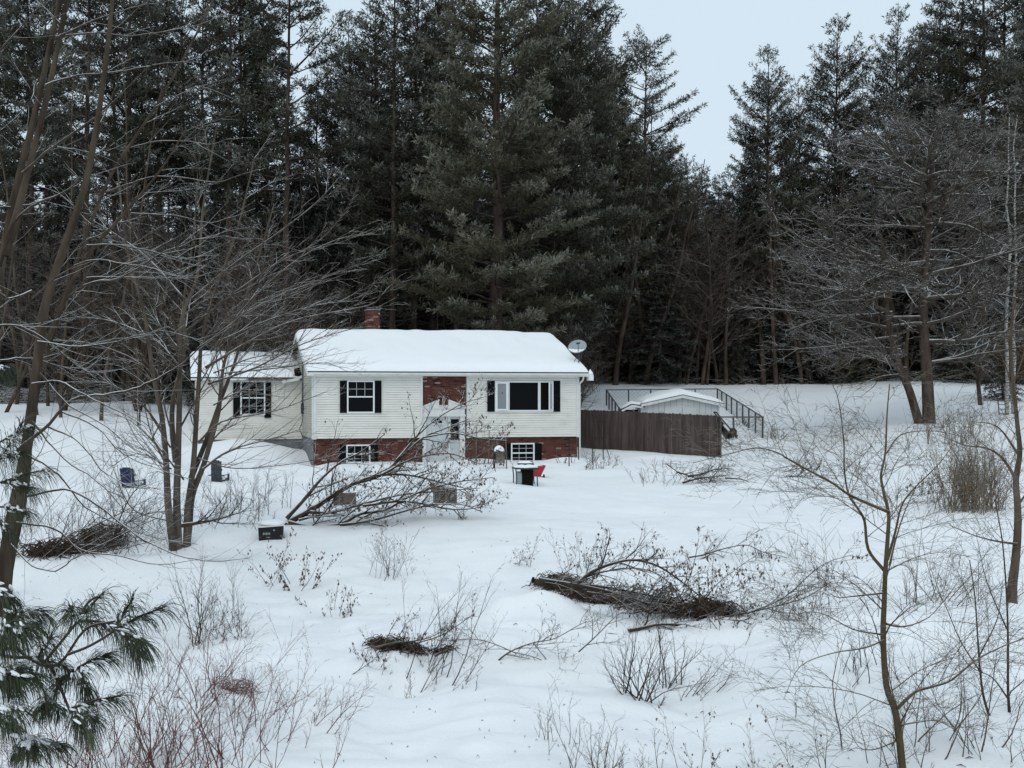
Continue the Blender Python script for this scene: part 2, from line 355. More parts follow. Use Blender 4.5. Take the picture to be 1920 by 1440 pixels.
# ------------------------------------------------------------------ house
hs = empty("house", (HO[0], HO[1], 0), HR, "cream sided house with brick base, snowy roof and lower wing on its left", "house")
L = 11.06; ZB, ZT = .957, 3.46; EZ, SL, OH, RK, HD = 3.62, .405, .35, .3, 7.7
def U(px, v=0.0):
    r = (px - CX) / F; c, s = math.cos(HR), math.sin(HR)
    return (r * (HO[1] + v * c) - HO[0] + v * s) / (c - r * s)
def Zp(py, u, v=0.0): return EYE - (py - HY) * (HO[1] + u * math.sin(HR) + v * math.cos(HR)) / F
def laps(name, o, d, out, wid, z0, z1, m, parent, h=.096, dep=.05):
    """clapboards on the wall through o along d; wid(z) gives the two ends at height z"""
    mb = MB(); z = z0; o, d, out = Vector(o), Vector(d), Vector(out)
    while z < z1 - 1e-4:
        zt = min(z + h, z1); a0, a1 = wid(z); b0, b1 = wid(zt)
        P = lambda t, zz, e: o + d * t + out * e + Vector((0, 0, zz))
        g_ = .017
        vs = [P(a0, z + g_, dep), P(a1, z + g_, dep), P(b1, zt, dep - .012), P(b0, zt, dep - .012), P(a0, z + g_, 0), P(a1, z + g_, 0), P(a0, z, dep - .012), P(a1, z, dep - .012), P(a0, z, 0), P(a1, z, 0)]
        fs = [(0, 1, 2, 3), (4, 5, 1, 0), (8, 9, 5, 4), (6, 7, 9, 8)]
        if d.cross(Vector((0, 0, 1))).dot(out) < 0: fs = [f[::-1] for f in fs]
        mb.add(vs, fs); z = zt
    return mb.build(name, m, parent)
uD0, uD1 = U(792), U(875)
laps("siding", (0, 0, 0), (1, 0, 0), (0, -1, 0), lambda z: (0, uD0 - .09), ZB, ZT, M['siding'], hs)
laps("siding", (0, 0, 0), (1, 0, 0), (0, -1, 0), lambda z: (uD1 + .09, L), ZB, ZT, M['siding'], hs)
core = MB()    # walls behind the cladding
core.box(.004, uD0 - .004, .004, HD, ZB + .003, ZT + .1).box(uD1 + .004, L - .004, .004, HD, ZB + .003, ZT + .1).box(uD0 - .004, uD1 + .004, .2, HD, -.6, ZT + .1)
core.build("wall", M['trim'], hs)
for q_ in ((.02, uD0 - .02), (uD1 + .02, L - .02)): bb = MB(); bb.box(*q_, .14, .5, -.8, ZB); bb.build("brick_base", M['brick'], hs)
bp_ = MB(); bp_.box(uD0 - .01, uD1 + .01, .12, .197, 0, ZT + .04); bp_.build("brick_panel", M['brick'], hs)
for q_ in ((-.001, .019, .142), (L - .3, L, .5)): fb = MB(); fb.box(*q_, HD, -.8, ZB - .002); fb.build("foundation", M['found'], hs)
rz = lambda v: EZ + (v + OH) * SL if v < HD / 2 else EZ + (HD + OH - v) * SL
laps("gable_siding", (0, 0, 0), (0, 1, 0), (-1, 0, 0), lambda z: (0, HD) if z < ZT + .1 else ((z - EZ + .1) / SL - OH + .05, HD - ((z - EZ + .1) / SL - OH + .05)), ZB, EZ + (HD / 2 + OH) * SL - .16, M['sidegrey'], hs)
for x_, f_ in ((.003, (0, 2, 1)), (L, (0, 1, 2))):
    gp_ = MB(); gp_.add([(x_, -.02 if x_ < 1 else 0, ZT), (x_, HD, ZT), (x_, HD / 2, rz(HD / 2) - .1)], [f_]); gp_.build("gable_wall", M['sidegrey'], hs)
laps("gable_siding", (L, 0, 0), (0, 1, 0), (1, 0, 0), lambda z: (0, HD), ZB, ZT, M['siding'], hs)
for q_ in ((0, .1, -.065, -.001), (L - .11, L, -.065, -.001), (uD0 - .09, uD0, -.065, .11), (uD1, uD1 + .09, -.065, .11), (-.065, -.001, -.0, .1)):
    tr = MB(); tr.box(*q_, ZB - .02, ZT); tr.build("corner_trim", M['trim'], hs)
so = MB(); so.box(-RK + .02, L + RK - .02, -OH + .03, 0.1, ZT + .002, ZT + .03); so.build("soffit", M['trim'], hs)
fa = MB(); fa.box(-RK, L + RK, -OH - .005, -OH + .028, ZT - .02, EZ - .045)
for u0, u1 in ((-RK - .001, -RK + .03), (L + RK - .03, L + RK + .001)):
    for s in (0, 1):
        va, vb = ((-OH, HD / 2) if s == 0 else (HD + OH, HD / 2)); za, zb = EZ - .02, rz(HD / 2) - .02
        fa.add([(u0, va, za - .17), (u1, va, za - .17), (u1, vb, zb - .17), (u0, vb, zb - .17), (u0, va, za), (u1, va, za), (u1, vb, zb), (u0, vb, zb)],
               [(0, 3, 2, 1), (4, 5, 6, 7), (0, 1, 5, 4), (1, 2, 6, 5), (2, 3, 7, 6), (3, 0, 4, 7)])
fa.build("fascia", M['trim'], hs)
def roof(name, u0, u1, v0, vr, v1, ez, sl, parent, th=.05):
    zr = ez + (vr - v0) * sl; zb = zr - (v1 - vr) * sl; mb = MB()
    mb.add([(u0, v0, ez), (u1, v0, ez), (u1, vr, zr), (u0, vr, zr), (u1, v1, zb), (u0, v1, zb),
            (u0, v0, ez - th), (u1, v0, ez - th), (u1, vr, zr - th), (u0, vr, zr - th), (u1, v1, zb - th), (u0, v1, zb - th)],
           [(0, 1, 2, 3), (3, 2, 4, 5), (7, 6, 9, 8), (8, 9, 11, 10), (6, 7, 1, 0), (5, 4, 10, 11), (0, 3, 9, 6), (3, 5, 11, 9), (1, 7, 8, 2), (2, 8, 10, 4)])
    return mb.build(name, M['shingle'], parent)
def roof_snow(u0, u1, v0, vr, v1, ez, sl, th, parent, seed, lean=0, cut=None, nu=150, nv=70, wob=1.0):
    us = np.linspace(0, 1, nu); vs = np.linspace(0, 1, nv); us = .5 - .5 * np.cos(us * math.pi); vs = .5 - .5 * np.cos(vs * math.pi)
    Ug, Vg = np.meshgrid(u0 + us * (u1 - u0), v0 + vs * (v1 - v0), indexing='ij')
    base = np.where(Vg < vr, ez + (Vg - v0) * sl, ez + (vr - v0) * sl - (Vg - vr) * sl) + .004
    soft = ez + (vr - v0) * sl - np.sqrt((Vg - vr) ** 2 + .35 ** 2) * sl + .35 * sl * .4     # rounded ridge
    e = np.minimum(np.minimum(Ug - u0, u1 - Ug), np.minimum(Vg - v0, v1 - Vg))
    t = th * (1 - np.exp(-np.maximum(e, 0) / .09)) * (.82 + .18 * smst(0, 1.0, Vg - v0))
    t = t * (1 + .2 * vnoise(Ug * .8 + seed, Vg * .9) + .05 * vnoise(Ug * 2.4, Vg * 2 + seed)) + .022 * vnoise(Ug * 2.2 + seed, Vg * 1.2) * wob * (e > .04)
    top = np.maximum(base + .004, np.minimum(base, soft + .03) + t)
    if cut is not None: top = np.where(cut(Ug, Vg), base + .002, top)
    bot = base + .001; n = nu * nv; ix = np.arange(n).reshape(nu, nv)
    Vv = np.concatenate([np.stack([Ug, Vg, top], -1).reshape(-1, 3), np.stack([Ug, Vg, bot], -1).reshape(-1, 3)])
    qs = [np.stack([ix[:-1, :-1], ix[1:, :-1], ix[1:, 1:], ix[:-1, 1:]], -1).reshape(-1, 4)]
    for r, fl in ((ix[:, 0], 1), (ix[:, -1], 0), (ix[0, :], 0), (ix[-1, :], 1)):
        w = np.stack([r[:-1], r[1:], r[1:] + n, r[:-1] + n], -1); qs.append(w[:, ::-1] if fl else w)
    return np_mesh("roof_snow", Vv, np.concatenate(qs), M['snowcap'], parent)
rf = roof("roof", -RK, L + RK, -OH, HD / 2, HD + OH, EZ, SL, hs)
roof_snow(-RK, L + RK, -OH + .01, HD / 2, HD + OH, EZ, SL, .27, hs, 3)
# gutter line, end box and downspout
g = MB(); g.box(-RK + .25, L + RK - .12, -OH - .075, -OH - .007, ZT + .045, EZ - .055); g.build("gutter", M['trim'], hs)
g = MB(); g.box(L + RK + .004, L + RK + .2, -OH - .05, -OH + .25, ZT - .18, EZ - .1); g.build("eave_end_box", M['white'], hs, bevel=.01)
g = MB(); g.lathe([(.12, 0), (.11, .08), (.04, .18), (.0, .24)], (L + RK + .1, -OH + .08, EZ - .098), 12); g.build("eave_box_snow", M['snowcap'], hs, smooth=True)
dsT = Tubes(); dsT.add(catmull([(L + .1, -.3, ZT - .01), (L + .09, -.22, ZT - .16), (L + .02, -.08, ZT - .3), (L + .02, -.07, ZT - .5)], 3) + [(L + .02, -.07, .9), (L + .02, -.06, -.05)], [.038] * 12, 6)
dsT.build("downspout", M['trim'], hs)

def shutter(u0, u1, z0, z1, parent, vv=-.05):
    mb = MB(); mb.box(u0, u0 + .045, vv - .045, vv, z0, z1); mb.box(u1 - .045, u1, vv - .045, vv, z0, z1)
    zs = [z0, (z0 + z1) / 2 - .03, z1 - .06]
    for z in zs: mb.box(u0 + .045, u1 - .045, vv - .045, vv, z, z + .06)
    z = z0 + .07
    while z < z1 - .08:
        mb.add([(u0 + .045, vv - .035, z), (u1 - .045, vv - .035, z), (u1 - .045, vv - .008, z + .05), (u0 + .045, vv - .008, z + .05)], [(0, 1, 2, 3)]); z += .055
    mb.box(u0 + .045, u1 - .045, vv - .007, vv, z0 + .06, z1 - .06)
    return mb.build("shutter", M['black'], parent)
def frame(mb, u0, u1, z0, z1, w, v0, v1):
    mb.box(u0, u0 + w, v0, v1, z0, z1); mb.box(u1 - w, u1, v0, v1, z0, z1)
    mb.box(u0 + w, u1 - w, v0, v1, z0, z0 + w); mb.box(u0 + w, u1 - w, v0, v1, z1 - w, z1)
def window(u0, u1, z0, z1, cols, rows, vv=-.04, fw=.055, parent=None, split=True, openlow=False, grid_low=True):
    w = MB(); frame(w, u0, u1, z0, z1, fw, vv - .06, vv); zm = z1 - (z1 - z0) * .5
    if split: w.box(u0 + fw, u1 - fw, vv - .045, vv - .005, zm - .025, zm + .025)
    wo = w.build("window", M['white'], parent)
    gl = MB(); gl.box(u0 + fw, u1 - fw, vv - .012, vv - .002, z0 + fw, z1 - fw); gl.build("glass", M['glass'], wo)
    mu = MB(); a, b_ = u0 + fw, u1 - fw
    halves = [(zm + .025, z1 - fw)] + ([] if openlow else [(z0 + fw, zm - .025)]) if split else [(z0 + fw, z1 - fw)]
    for (p, q_) in halves:
        for i in range(1, cols): x = a + (b_ - a) * i / cols; mu.box(x - .008, x + .008, vv - .03, vv - .0125, p, q_)
        for j in range(1, rows):
            z = p + (q_ - p) * j / rows
            for i in range(cols): mu.box(a + (b_ - a) * i / cols + .008, a + (b_ - a) * (i + 1) / cols - .008, vv - .03, vv - .0125, z - .008, z + .008)
    mu.build("muntins", M['door'], wo)
    return wo
def px_box(x0, x1, y0, y1, v=0.0):
    u0, u1 = U(x0, v), U(x1, v); um = (u0 + u1) / 2; return u0, u1, Zp(y1, um, v), Zp(y0, um, v)
# upper left window
window(*px_box(650, 701.5, 713.5, 774.5), 3, 2, parent=hs, openlow=True)
for a in ((637, 650), (702, 714.5)): shutter(*px_box(a[0], a[1], 714, 774), hs)
# picture window with casements
u0, u1, z0, z1 = px_box(927, 1036, 714.5, 771.5)
pw = MB(); frame(pw, u0, u1, z0, z1, .06, -.11, -.04)
ua, ub, uc, ud = U(950.5), U(954), U(1007.5), U(1012)
pw.box(ua, ub, -.11, -.04, z0 + .06, z1 - .06); pw.box(uc, ud, -.11, -.04, z0 + .06, z1 - .06); pwo = pw.build("picture_window", M['white'], hs)
gl = MB(); gl.box(ub, uc, -.06, -.052, z0 + .06, z1 - .06); gl.build("glass", M['glass'], pwo)
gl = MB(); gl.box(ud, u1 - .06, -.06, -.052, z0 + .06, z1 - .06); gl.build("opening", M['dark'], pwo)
def casement(name, ux, wdt, side, ang):
    """sash hinged at ux, swung out by ang"""
    c, s = math.cos(ang), math.sin(ang); d = Vector((side * c, -s, 0)); nrm = Vector((-side * s * -1 * -1, -c, 0)) if False else Vector((s * side * -1, -c, 0))
    o = Vector((ux, -.08, 0)); mb = MB(); za, zb = z0 + .05, z1 - .05
    def bar(t0, t1, a, b_, th=.02): mb.obox(o + d * (t0 + t1) / 2 + Vector((0, 0, (a + b_) / 2)), d * (t1 - t0) / 2, nrm * th, Vector((0, 0, (b_ - a) / 2)))
    fwd = .06 if side > 0 else .11; bar(0, fwd, za, zb); bar(wdt - fwd, wdt, za, zb); bar(.06, wdt - .06, za, za + .06); bar(.06, wdt - .06, zb - .06, zb)
    so_ = mb.build(name, M['white'], pwo); g2 = MB()
    g2.obox(o + d * wdt / 2 + Vector((0, 0, (za + zb) / 2)), d * (wdt / 2 - .055), nrm * .004, Vector((0, 0, (zb - za) / 2 - .055))); g2.build("sash_glass", M['glassg'], pwo)
casement("casement_sash", u0 + .05, .47, 1, .35)
casement("casement_sash", u1 - .04, .46, -1, .95)
for a in ((913, 926), (1036.5, 1049)): shutter(*px_box(a[0], a[1], 714, 772), hs)
# basement windows
window(*px_box(957.5, 1001.5, 830.5, 868, .14), 3, 2, vv=.138, parent=hs)
for a in ((946, 957), (1002, 1015)): shutter(*px_box(a[0], a[1], 831, 866, .14), hs, vv=.138)
window(*px_box(649, 694, 833.5, 868, .14), 3, 1, vv=.138, parent=hs)
for a in ((635, 648), (695, 708)): shutter(*px_box(a[0], a[1], 834, 866, .14), hs, vv=.138)
# entrance
e0, e1 = U(793), U(872); um = (e0 + e1) / 2
zd = Zp(766, um); zt = Zp(781, um)
en = MB(); w = .13
en.box(e0, e0 + w, .0, .118, -.1, zt); en.box(e1 - .2, e1, .0, .118, -.1, zt)
en.box(U(842) - .02, U(842) + .04, .02, .118, -.1, zt)
en.box(e0 - .02, e1 + .02, -.04, .118, zt, zt + .09); en.box(e0 + .01, e1 - .01, -.01, .118, zt + .09, zd)
en.box(e0 - .03, e1 + .03, -.05, .118, zd, zd + .05)
eno = en.build("door_surround", M['trim'], hs)
uc_ = U(832); zp = Zp(751, um)
pe = MB(); pe.prism([(e0 + .02, zd + .051), (uc_ - .2, zd + .051), (uc_ - .2, zp - .03), (uc_ - .24, zp)], -.02, .118)
pe.prism([(uc_ + .2, zd + .051), (e1 - .1, zd + .051), (uc_ + .24, zp), (uc_ + .2, zp - .03)], -.02, .118)
for sg in (-1, 1):
    xa = e0 - .02 if sg < 0 else e1 + .02; xb = uc_ + sg * .19
    pe.add([(xa, -.06, zd + .051), (xb, -.06, zp - .01), (xb, -.06, zp + .05), (xa, -.06, zd + .1), (xa, .117, zd + .051), (xb, .117, zp - .01), (xb, .117, zp + .05), (xa, .117, zd + .1)],
           [(0, 1, 2, 3) if sg < 0 else (3, 2, 1, 0), (3, 2, 6, 7) if sg < 0 else (7, 6, 2, 3), (0, 4, 5, 1), (1, 5, 6, 2)])
pe.box(uc_ - .2, uc_ + .2, .03, .118, zd + .051, zd + .14)
pe.build("pediment", M['trim'], eno)
ur = MB(); ur.lathe([(.03, 0), (.05, .03), (.035, .07), (.065, .14), (.07, .2), (.035, .27), (.04, .31), (.02, .36), (0, .38)], (uc_, .02, zd + .14), 12); ur.build("urn_ornament", M['tan'], eno, smooth=True)
dr = MB(); d0, d1 = e0 + w + .004, U(842) - .024
dr.box(d0, d1, .07, .117, -.1, zt - .004)
for (a, b_) in ((.1, .46), (.54, .9)):
    for (p, q_) in ((.12, .75), (.85, 1.45)): dr.box(d0 + (d1 - d0) * a, d0 + (d1 - d0) * b_, .058, .0695, p, q_)
dro = dr.build("front_door", M['door'], hs, bevel=.006)
fl = MB(); cxu, rad, zb_ = (d0 + d1) / 2 - .02, .24, Zp(794, um)
for i in range(4):
    a0, a1 = math.pi * i / 4 + .07, math.pi * (i + 1) / 4 - .07
    pts = [(cxu + rad * .22 * math.cos((a0 + a1) / 2), zb_ + rad * .22 * math.sin((a0 + a1) / 2))] + [(cxu + rad * math.cos(a0 + (a1 - a0) * k / 5), zb_ + .92 * rad * math.sin(a0 + (a1 - a0) * k / 5)) for k in range(6)]
    fl.prism(pts, .062, .069)
fl.build("fan_light", M['glass'], dro)
kn = MB(); kn.lathe([(.0, .0), (.03, .01), (.03, .04), (0, .05)], (d1 - .08, .01, .95), 10, 'y'); kn.build("door_knob", M['galv'], dro)
sl_ = MB(); s0, s1 = U(842) + .044, e1 - .204
sl_.box(s0, s1, .08, .117, -.1, zt - .004); slo = sl_.build("sidelight", M['door'], hs)
g3 = MB(); g3.box(s0 + .05, s1 - .04, .068, .0795, Zp(825, um), Zp(786, um)); g3.build("glass", M['glass'], slo)
# chimney, meter
ch = MB(); cu = 3.3; ch.box(cu - .28, cu + .28, 4.9, 5.5, 4.2, 6.46); cho = ch.build("chimney", M['brick'], hs)
cc = MB(); cc.box(cu - .31, cu + .31, 4.87, 5.53, 6.461, 6.52); cc.build("chimney_cap", M['found'], cho)
mt = MB(); mt.box(-.14, -.022, 2.9, 3.2, 1.9, 2.35); mt.lathe([(.1, 0), (.1, .1), (.08, .13), (0, .13)], (-.09, 2.9 - .12, 2.15), 12, 'y')
mt.build("electric_meter", M['charc'], hs)
tb = Tubes(); tb.add([(-.08, 3.05, 2.35), (-.08, 3.05, 3.3), (-.08, 3.05, 4.1)], [.03] * 3, 6); tb.add(catmull([(-.08, 3.05, 1.9), (-.1, 3.1, 1.5), (-.18, 3.2, 1.25), (-.06, 3.05, .9)], 4), [.02] * 13, 5)
tb.build("meter_conduit", M['galv'], hs)
# ---- wing
WV, WL, WD = 3.7, 4.4, 5.2; WB, WT, WE, WS = .8, 3.3, 3.43, .36
laps("wing_siding", (-WL, WV, 0), (1, 0, 0), (0, -1, 0), lambda z: (0, WL - .025), WB, WT, M['siding'], hs)
laps("wing_siding", (-WL, WV, 0), (0, 1, 0), (-1, 0, 0), lambda z: (0, WD), WB, WT, M['siding'], hs)
wm = MB(); wm.box(-WL + .004, -.005, WV + .004, WV + WD, WB + .002, WT + .04); wm.prism([(-WL + .004, 0), (-.005, 0), (-.005, .01), (-WL + .004, .01)], WV + .1, WV + .2)
wm.add([(-WL + .002, WV, WT), (-WL + .002, WV + WD, WT), (-WL + .002, WV + WD / 2, WE + (WD / 2 + OH) * WS - .06)], [(0, 2, 1)]); wm.build("wing_wall", M['trim'], hs)
wf = MB(); wf.box(-WL + .03, -.006, WV + .03, WV + WD, -.8, WB); wf.build("wing_foundation", M['found'], hs)
wt = MB(); wt.box(-WL - .001, -WL + .09, WV - .035, WV - .001, WB - .01, WT); wt.build("wing_trim", M['trim'], hs)
roof("wing_roof", -WL - RK, -.022, WV - OH, WV + WD / 2, WV + WD + OH, WE, WS, hs)
roof_snow(-WL - RK, -.03, WV - OH + .01, WV + WD / 2, WV + WD + OH, WE, WS, .2, hs, 11, nu=110,
          cut=lambda u, v: (u > -.42 - .18 * np.sin(v * 5) + .22 * (v - WV - .6)) & (v < WV + 2.0))
fw_ = MB(); fw_.box(-WL - RK, -2.35, WV - OH - .004, WV - OH + .025, WT - .0, WE - .052); fw_.build("wing_fascia", M['trim'], hs)
fw_ = MB(); fw_.box(-2.34, -.025, WV - OH + .03, WV - OH + .05, WT + .01, WE - .052); fw_.box(-WL - RK + .02, -.025, WV - OH + .052, WV + .0, WT + .002, WT + .02); fw_.build("bare_rafter_edge", M['wood'], hs)
lb = MB(); lb.obox((-.55, WV - OH - .06, WT - .0), (.36, -.05, .07), (.0, .012, 0), (-.014, 0, .055)); lb.obox((-.2, WV - OH - .03, WT + .12), (.2, .0, .07), (.0, .012, 0), (-.02, 0, .05)); lb.build("loose_fascia_board", M['trim'], hs)
hl = MB(); hl.add([(-.36, WV - .2, WE + .02), (-.03, WV - .3, WE + .01), (-.03, WV + .9, WE + .46), (-.3, WV + .7, WE + .38)], [(0, 1, 2, 3)])
for v_ in hl.v: pass
hl.v = [(a, b_, WE + (b_ - WV + OH) * WS + .012) for a, b_, c_ in hl.v]; hl.build("dark_roof_patch", M['dark'], hs)  # flat dark sheet over the snow-free gap in the wing roof
window(*px_box(450.5, 497, 714, 778, WV), 3, 2, vv=WV - .05, parent=hs)
for a in ((437, 450), (495.5, 508)): shutter(*px_box(a[0], a[1], 717, 783.5, WV), hs, vv=WV - .05)

# ------------------------------------------------------------------ satellite dish on the roof
dx, dy, _ = H2W(U(1083, .2), .1); dz0 = EZ + .45 * SL + .02
sd = empty("satellite_dish", (dx, dy, dz0), HR, "grey oval satellite dish with snow in its bowl, on the right roof edge", "satellite dish")
ft = Tubes(); ft.add([(0, 0, -.03), (.02, 0, .35), (0.0, -.04, .55)], [.03, .03, .03], 6); ft.add([(-.28, .0, .12), (-.03, -.01, .5)], [.014, .014], 5); ft.add([(-.05, -.2, .02), (.0, -.01, .4)], [.014, .014], 5); ft.build("mast", M['galv'], sd)
fo = MB(); fo.box(-.3, .28, -.2, -.12, -.05, .0); fo.box(-.1, .1, -.1, .1, -.02, .04); fo.build("roof_foot", M['galv'], sd)
def bowl(rx, ry, dep, nr_=8, n=28, fr=1.0, sm=0):
    vs = [(0, 0, 0)]; fs = []
    for i in range(1, nr_ + 1):
        t = i / nr_
        for j in range(n): a = 2 * math.pi * j / n; vs.append((rx * t * math.cos(a), ry * t * math.sin(a), -dep * t * t))
    for j in range(n): fs.append((0, 1 + (j + 1) % n, 1 + j))
    for i in range(nr_ - 1):
        for j in range(n): a = 1 + i * n; fs.append((a + j, a + (j + 1) % n, a + n + (j + 1) % n, a + n + j))
    return vs, fs
Rm = Matrix.Translation((-.05, .02, .84)) @ Matrix.Rotation(math.radians(-16), 4, 'Z') @ Matrix.Rotation(math.radians(62), 4, 'X') @ Matrix.Rotation(math.radians(24), 4, 'Z')
vs, fs = bowl(.4, .31, -.075); mb = MB(); mb.add([Rm @ Vector(v) for v in vs], fs)
do_ = mb.build("reflector", M['dish'], sd, smooth=True); md = do_.modifiers.new("thick", 'SOLIDIFY'); md.thickness = .012
rim = Tubes(); rim.add([tuple(Rm @ Vector((.4 * math.cos(a), .31 * math.sin(a), .075))) for a in np.linspace(0, 2 * math.pi, 29)], [.01] * 29, 5); rim.build("rim", M['galv'], sd)
# snow lying in the lower part of the bowl
sv = []; sf = []
for (x, y, z) in [v for v in vs]: pass
inv = Rm.inverted(); pts = []
n_ = 14
for i in range(n_ + 1):
    for j in range(9):
        a = math.pi * 2 * i / n_; t = j / 8; x, y = .385 * math.cos(a) * t, .3 * math.sin(a) * t
        wz = (Rm @ Vector((x, y, .075 * t * t))); lvl = (Rm @ Vector((0, 0, 0))).z - .06
        d = max(0, lvl - wz.z); q_ = wz + (Rm.to_3x3() @ Vector((0, 0, 1))) * (min(.05, d * .6) + .003 if d > 0 else -.02); pts.append(tuple(q_))
mb = MB(); mb.add(pts, [(i * 9 + j, (i + 1) * 9 + j, (i + 1) * 9 + j + 1, i * 9 + j + 1) for i in range(n_) for j in range(8)]); mb.build("bowl_snow", M['snowcap'], sd, smooth=True)
lo = Rm @ Vector((-.1, -.29, .05)); fc = Rm @ Vector((.0, -.02, .38))
ar = Tubes(); ar.add([tuple(lo), tuple((lo + fc) / 2 + Vector((0, 0, -.03))), tuple(fc)], [.016] * 3, 5); ar.build("feed_arm", M['galv'], sd)
lnb = MB(); lnb.obox(fc, (.07, 0, .01), (0, .05, 0), (0, 0, .035)); lnb.build("receiver_head", M['charc'], sd, bevel=.01)

# ------------------------------------------------------------------ wooden fence
fa_, fb_ = Vector((7.70, 47.0, 0)), Vector((12.94, 44.0, 0)); dd = (fb_ - fa_); FLn = dd.length; dd.normalize(); nn = Vector((dd.y, -dd.x, 0))
fe = empty("board_fence", (fa_.x, fa_.y, 0), 0, "tall dark brown wooden board fence running right from the house corner", "fence")
R = random.Random(4); nb = 42; bw = FLn / nb
mbs = [MB(), MB()]
for i in range(nb):
    t0, t1 = i * bw + .003, (i + 1) * bw - .003; tm = i / nb
    top = 2.05 - .2 * tm + R.uniform(-.015, .015); o = R.uniform(-.008, .008); k = 1 if R.random() < .22 else 0
    zb = .1; dg = .03
    prof = [(t0, zb), (t1, zb), (t1, top - dg), (t1 - dg, top), (t0 + dg, top), (t0, top - dg)]
    vs = [(dd * a + nn * (e + o) + Vector((0, 0, z))) for e in (.012, -.012) for a, z in prof]; n = 6
    vs = [Vector(v) for v in vs]
    mbs[k].add(vs, [tuple(range(n)), tuple(range(2 * n - 1, n - 1, -1))] + [(j, j + n, (j + 1) % n + n, (j + 1) % n) for j in range(n)])
mbs[0].build("board_panel", M['fence'], fe); mbs[1].build("board_panel", M['fence2'], fe)
rl = MB()
for z in (.8, 1.5): rl.obox(dd * FLn / 2 - nn * .04 + Vector((0, 0, z)), dd * FLn / 2, nn * .02, Vector((0, 0, .04)))
rl.build("rail", M['fence'], fe)
for i in range(4):
    p = MB(); c_ = dd * (FLn * i / 3) - nn * .11; p.obox(c_ + Vector((0, 0, .9)), (.045, 0, 0), (0, .045, 0), (0, 0, .92 - .06 * i)); p.build("post", M['fence'], fe)
c_ = dd * (FLn + .05); p = MB(); p.obox(c_ - nn * .25 + Vector((0, 0, .85)), (.03, 0, 0), (0, .25, 0), (0, 0, .95)); p.build("end_board", M['fence2'], fe)

# ------------------------------------------------------------------ shed
D = 54.0; sx = (1279 - CX) / F * D; sg = gz(sx, D)
sh = empty("shed", (sx, D, sg), math.radians(-7), "low white panel shed with thick snow on its roof behind the brown fence", "shed")
hw, ap = 1.95, 2.68 - sg; wl_ = ap - .40
w_ = MB(); w_.prism([(-hw + .12, -.3), (hw - .12, -.3), (hw - .12, wl_), (0, ap - .06), (-hw + .12, wl_)], 0, 4.6); w_.build("wall", M['shed'], sh)
gv = MB()
for i in range(-6, 7): gv.box(i * .29 - .006, i * .29 + .006, -.006, -.001, -.2, ap - .1 - abs(i * .29) * .2)
gv.build("panel_groove", M['found'], sh)
dr = MB(); dr.box(-.82, -.012, -.035, -.007, -.2, ap - .62); dr.box(.012, .7, -.035, -.007, -.2, ap - .62); dro2 = dr.build("double_door", M['shed'], sh)
dt = MB(); frame(dt, -.86, .74, -.25, ap - .58, .03, -.05, -.036); dt.build("door_trim", M['trim'], sh)
rt = MB()
for s in (-1, 1):
    rt.add([(s * (hw + .1), -.25, wl_ - .05), (0, -.25, ap - .0), (0, -.25, ap - .14), (s * (hw + .1), -.25, wl_ - .19), (s * (hw + .1), -.22, wl_ - .05), (0, -.22, ap), (0, -.22, ap - .14), (s * (hw + .1), -.22, wl_ - .19)],
           [(0, 1, 2, 3) if s < 0 else (3, 2, 1, 0), (4, 7, 6, 5) if s < 0 else (5, 6, 7, 4), (3, 2, 6, 7), (0, 3, 7, 4) if s > 0 else (4, 7, 3, 0)])
rt.build("fascia", M['trim'], sh)
sro = MB()
for s in (-1, 1):
    sro.add([(0, -.26, ap + .03), (s * (hw + .12), -.26, wl_ - .03), (s * (hw + .12), 4.7, wl_ - .03), (0, 4.7, ap + .03), (0, -.26, ap - .0), (s * (hw + .12), -.26, wl_ - .055), (s * (hw + .12), 4.7, wl_ - .055), (0, 4.7, ap - .0)],
            [(0, 1, 2, 3), (7, 6, 5, 4), (0, 4, 5, 1), (1, 5, 6, 2), (2, 6, 7, 3)] if s < 0 else [(3, 2, 1, 0), (4, 5, 6, 7), (1, 5, 4, 0), (2, 6, 5, 1), (3, 7, 6, 2)])
sro.build("roof", M['shingle'], sh)
# rounded snow slab (built in its own u,v with the ridge along y)
nu, nv = 60, 60; us = .5 - .5 * np.cos(np.linspace(0, 1, nu) * math.pi); vs = .5 - .5 * np.cos(np.linspace(0, 1, nv) * math.pi)
Ug, Vg = np.meshgrid(-hw - .08 + us * (2 * hw + .16), -.22 + vs * 4.9, indexing='ij')
base = ap + .035 - np.abs(Ug) * (ap - wl_ + .06) / (hw + .12); e = np.minimum(np.minimum(Ug + hw + .08, hw + .08 - Ug), np.minimum(Vg + .22, 4.68 - Vg))
th = (.27 + .06 * smst(0, 2.5, Vg)) * (1 - (np.abs(Ug) / (hw + .1)) ** 3 * .45) * (1 - np.exp(-np.maximum(e, 0) / .14)) * (1 + .1 * vnoise(Ug * 1.2, Vg))
top = np.minimum(base, ap + .02) + th; n = nu * nv; ix = np.arange(n).reshape(nu, nv)
qs = [np.stack([ix[:-1, :-1], ix[1:, :-1], ix[1:, 1:], ix[:-1, 1:]], -1).reshape(-1, 4)]
np_mesh("roof_snow", np.stack([Ug, Vg, top], -1).reshape(-1, 3), qs[0], M['snowcap'], sh)
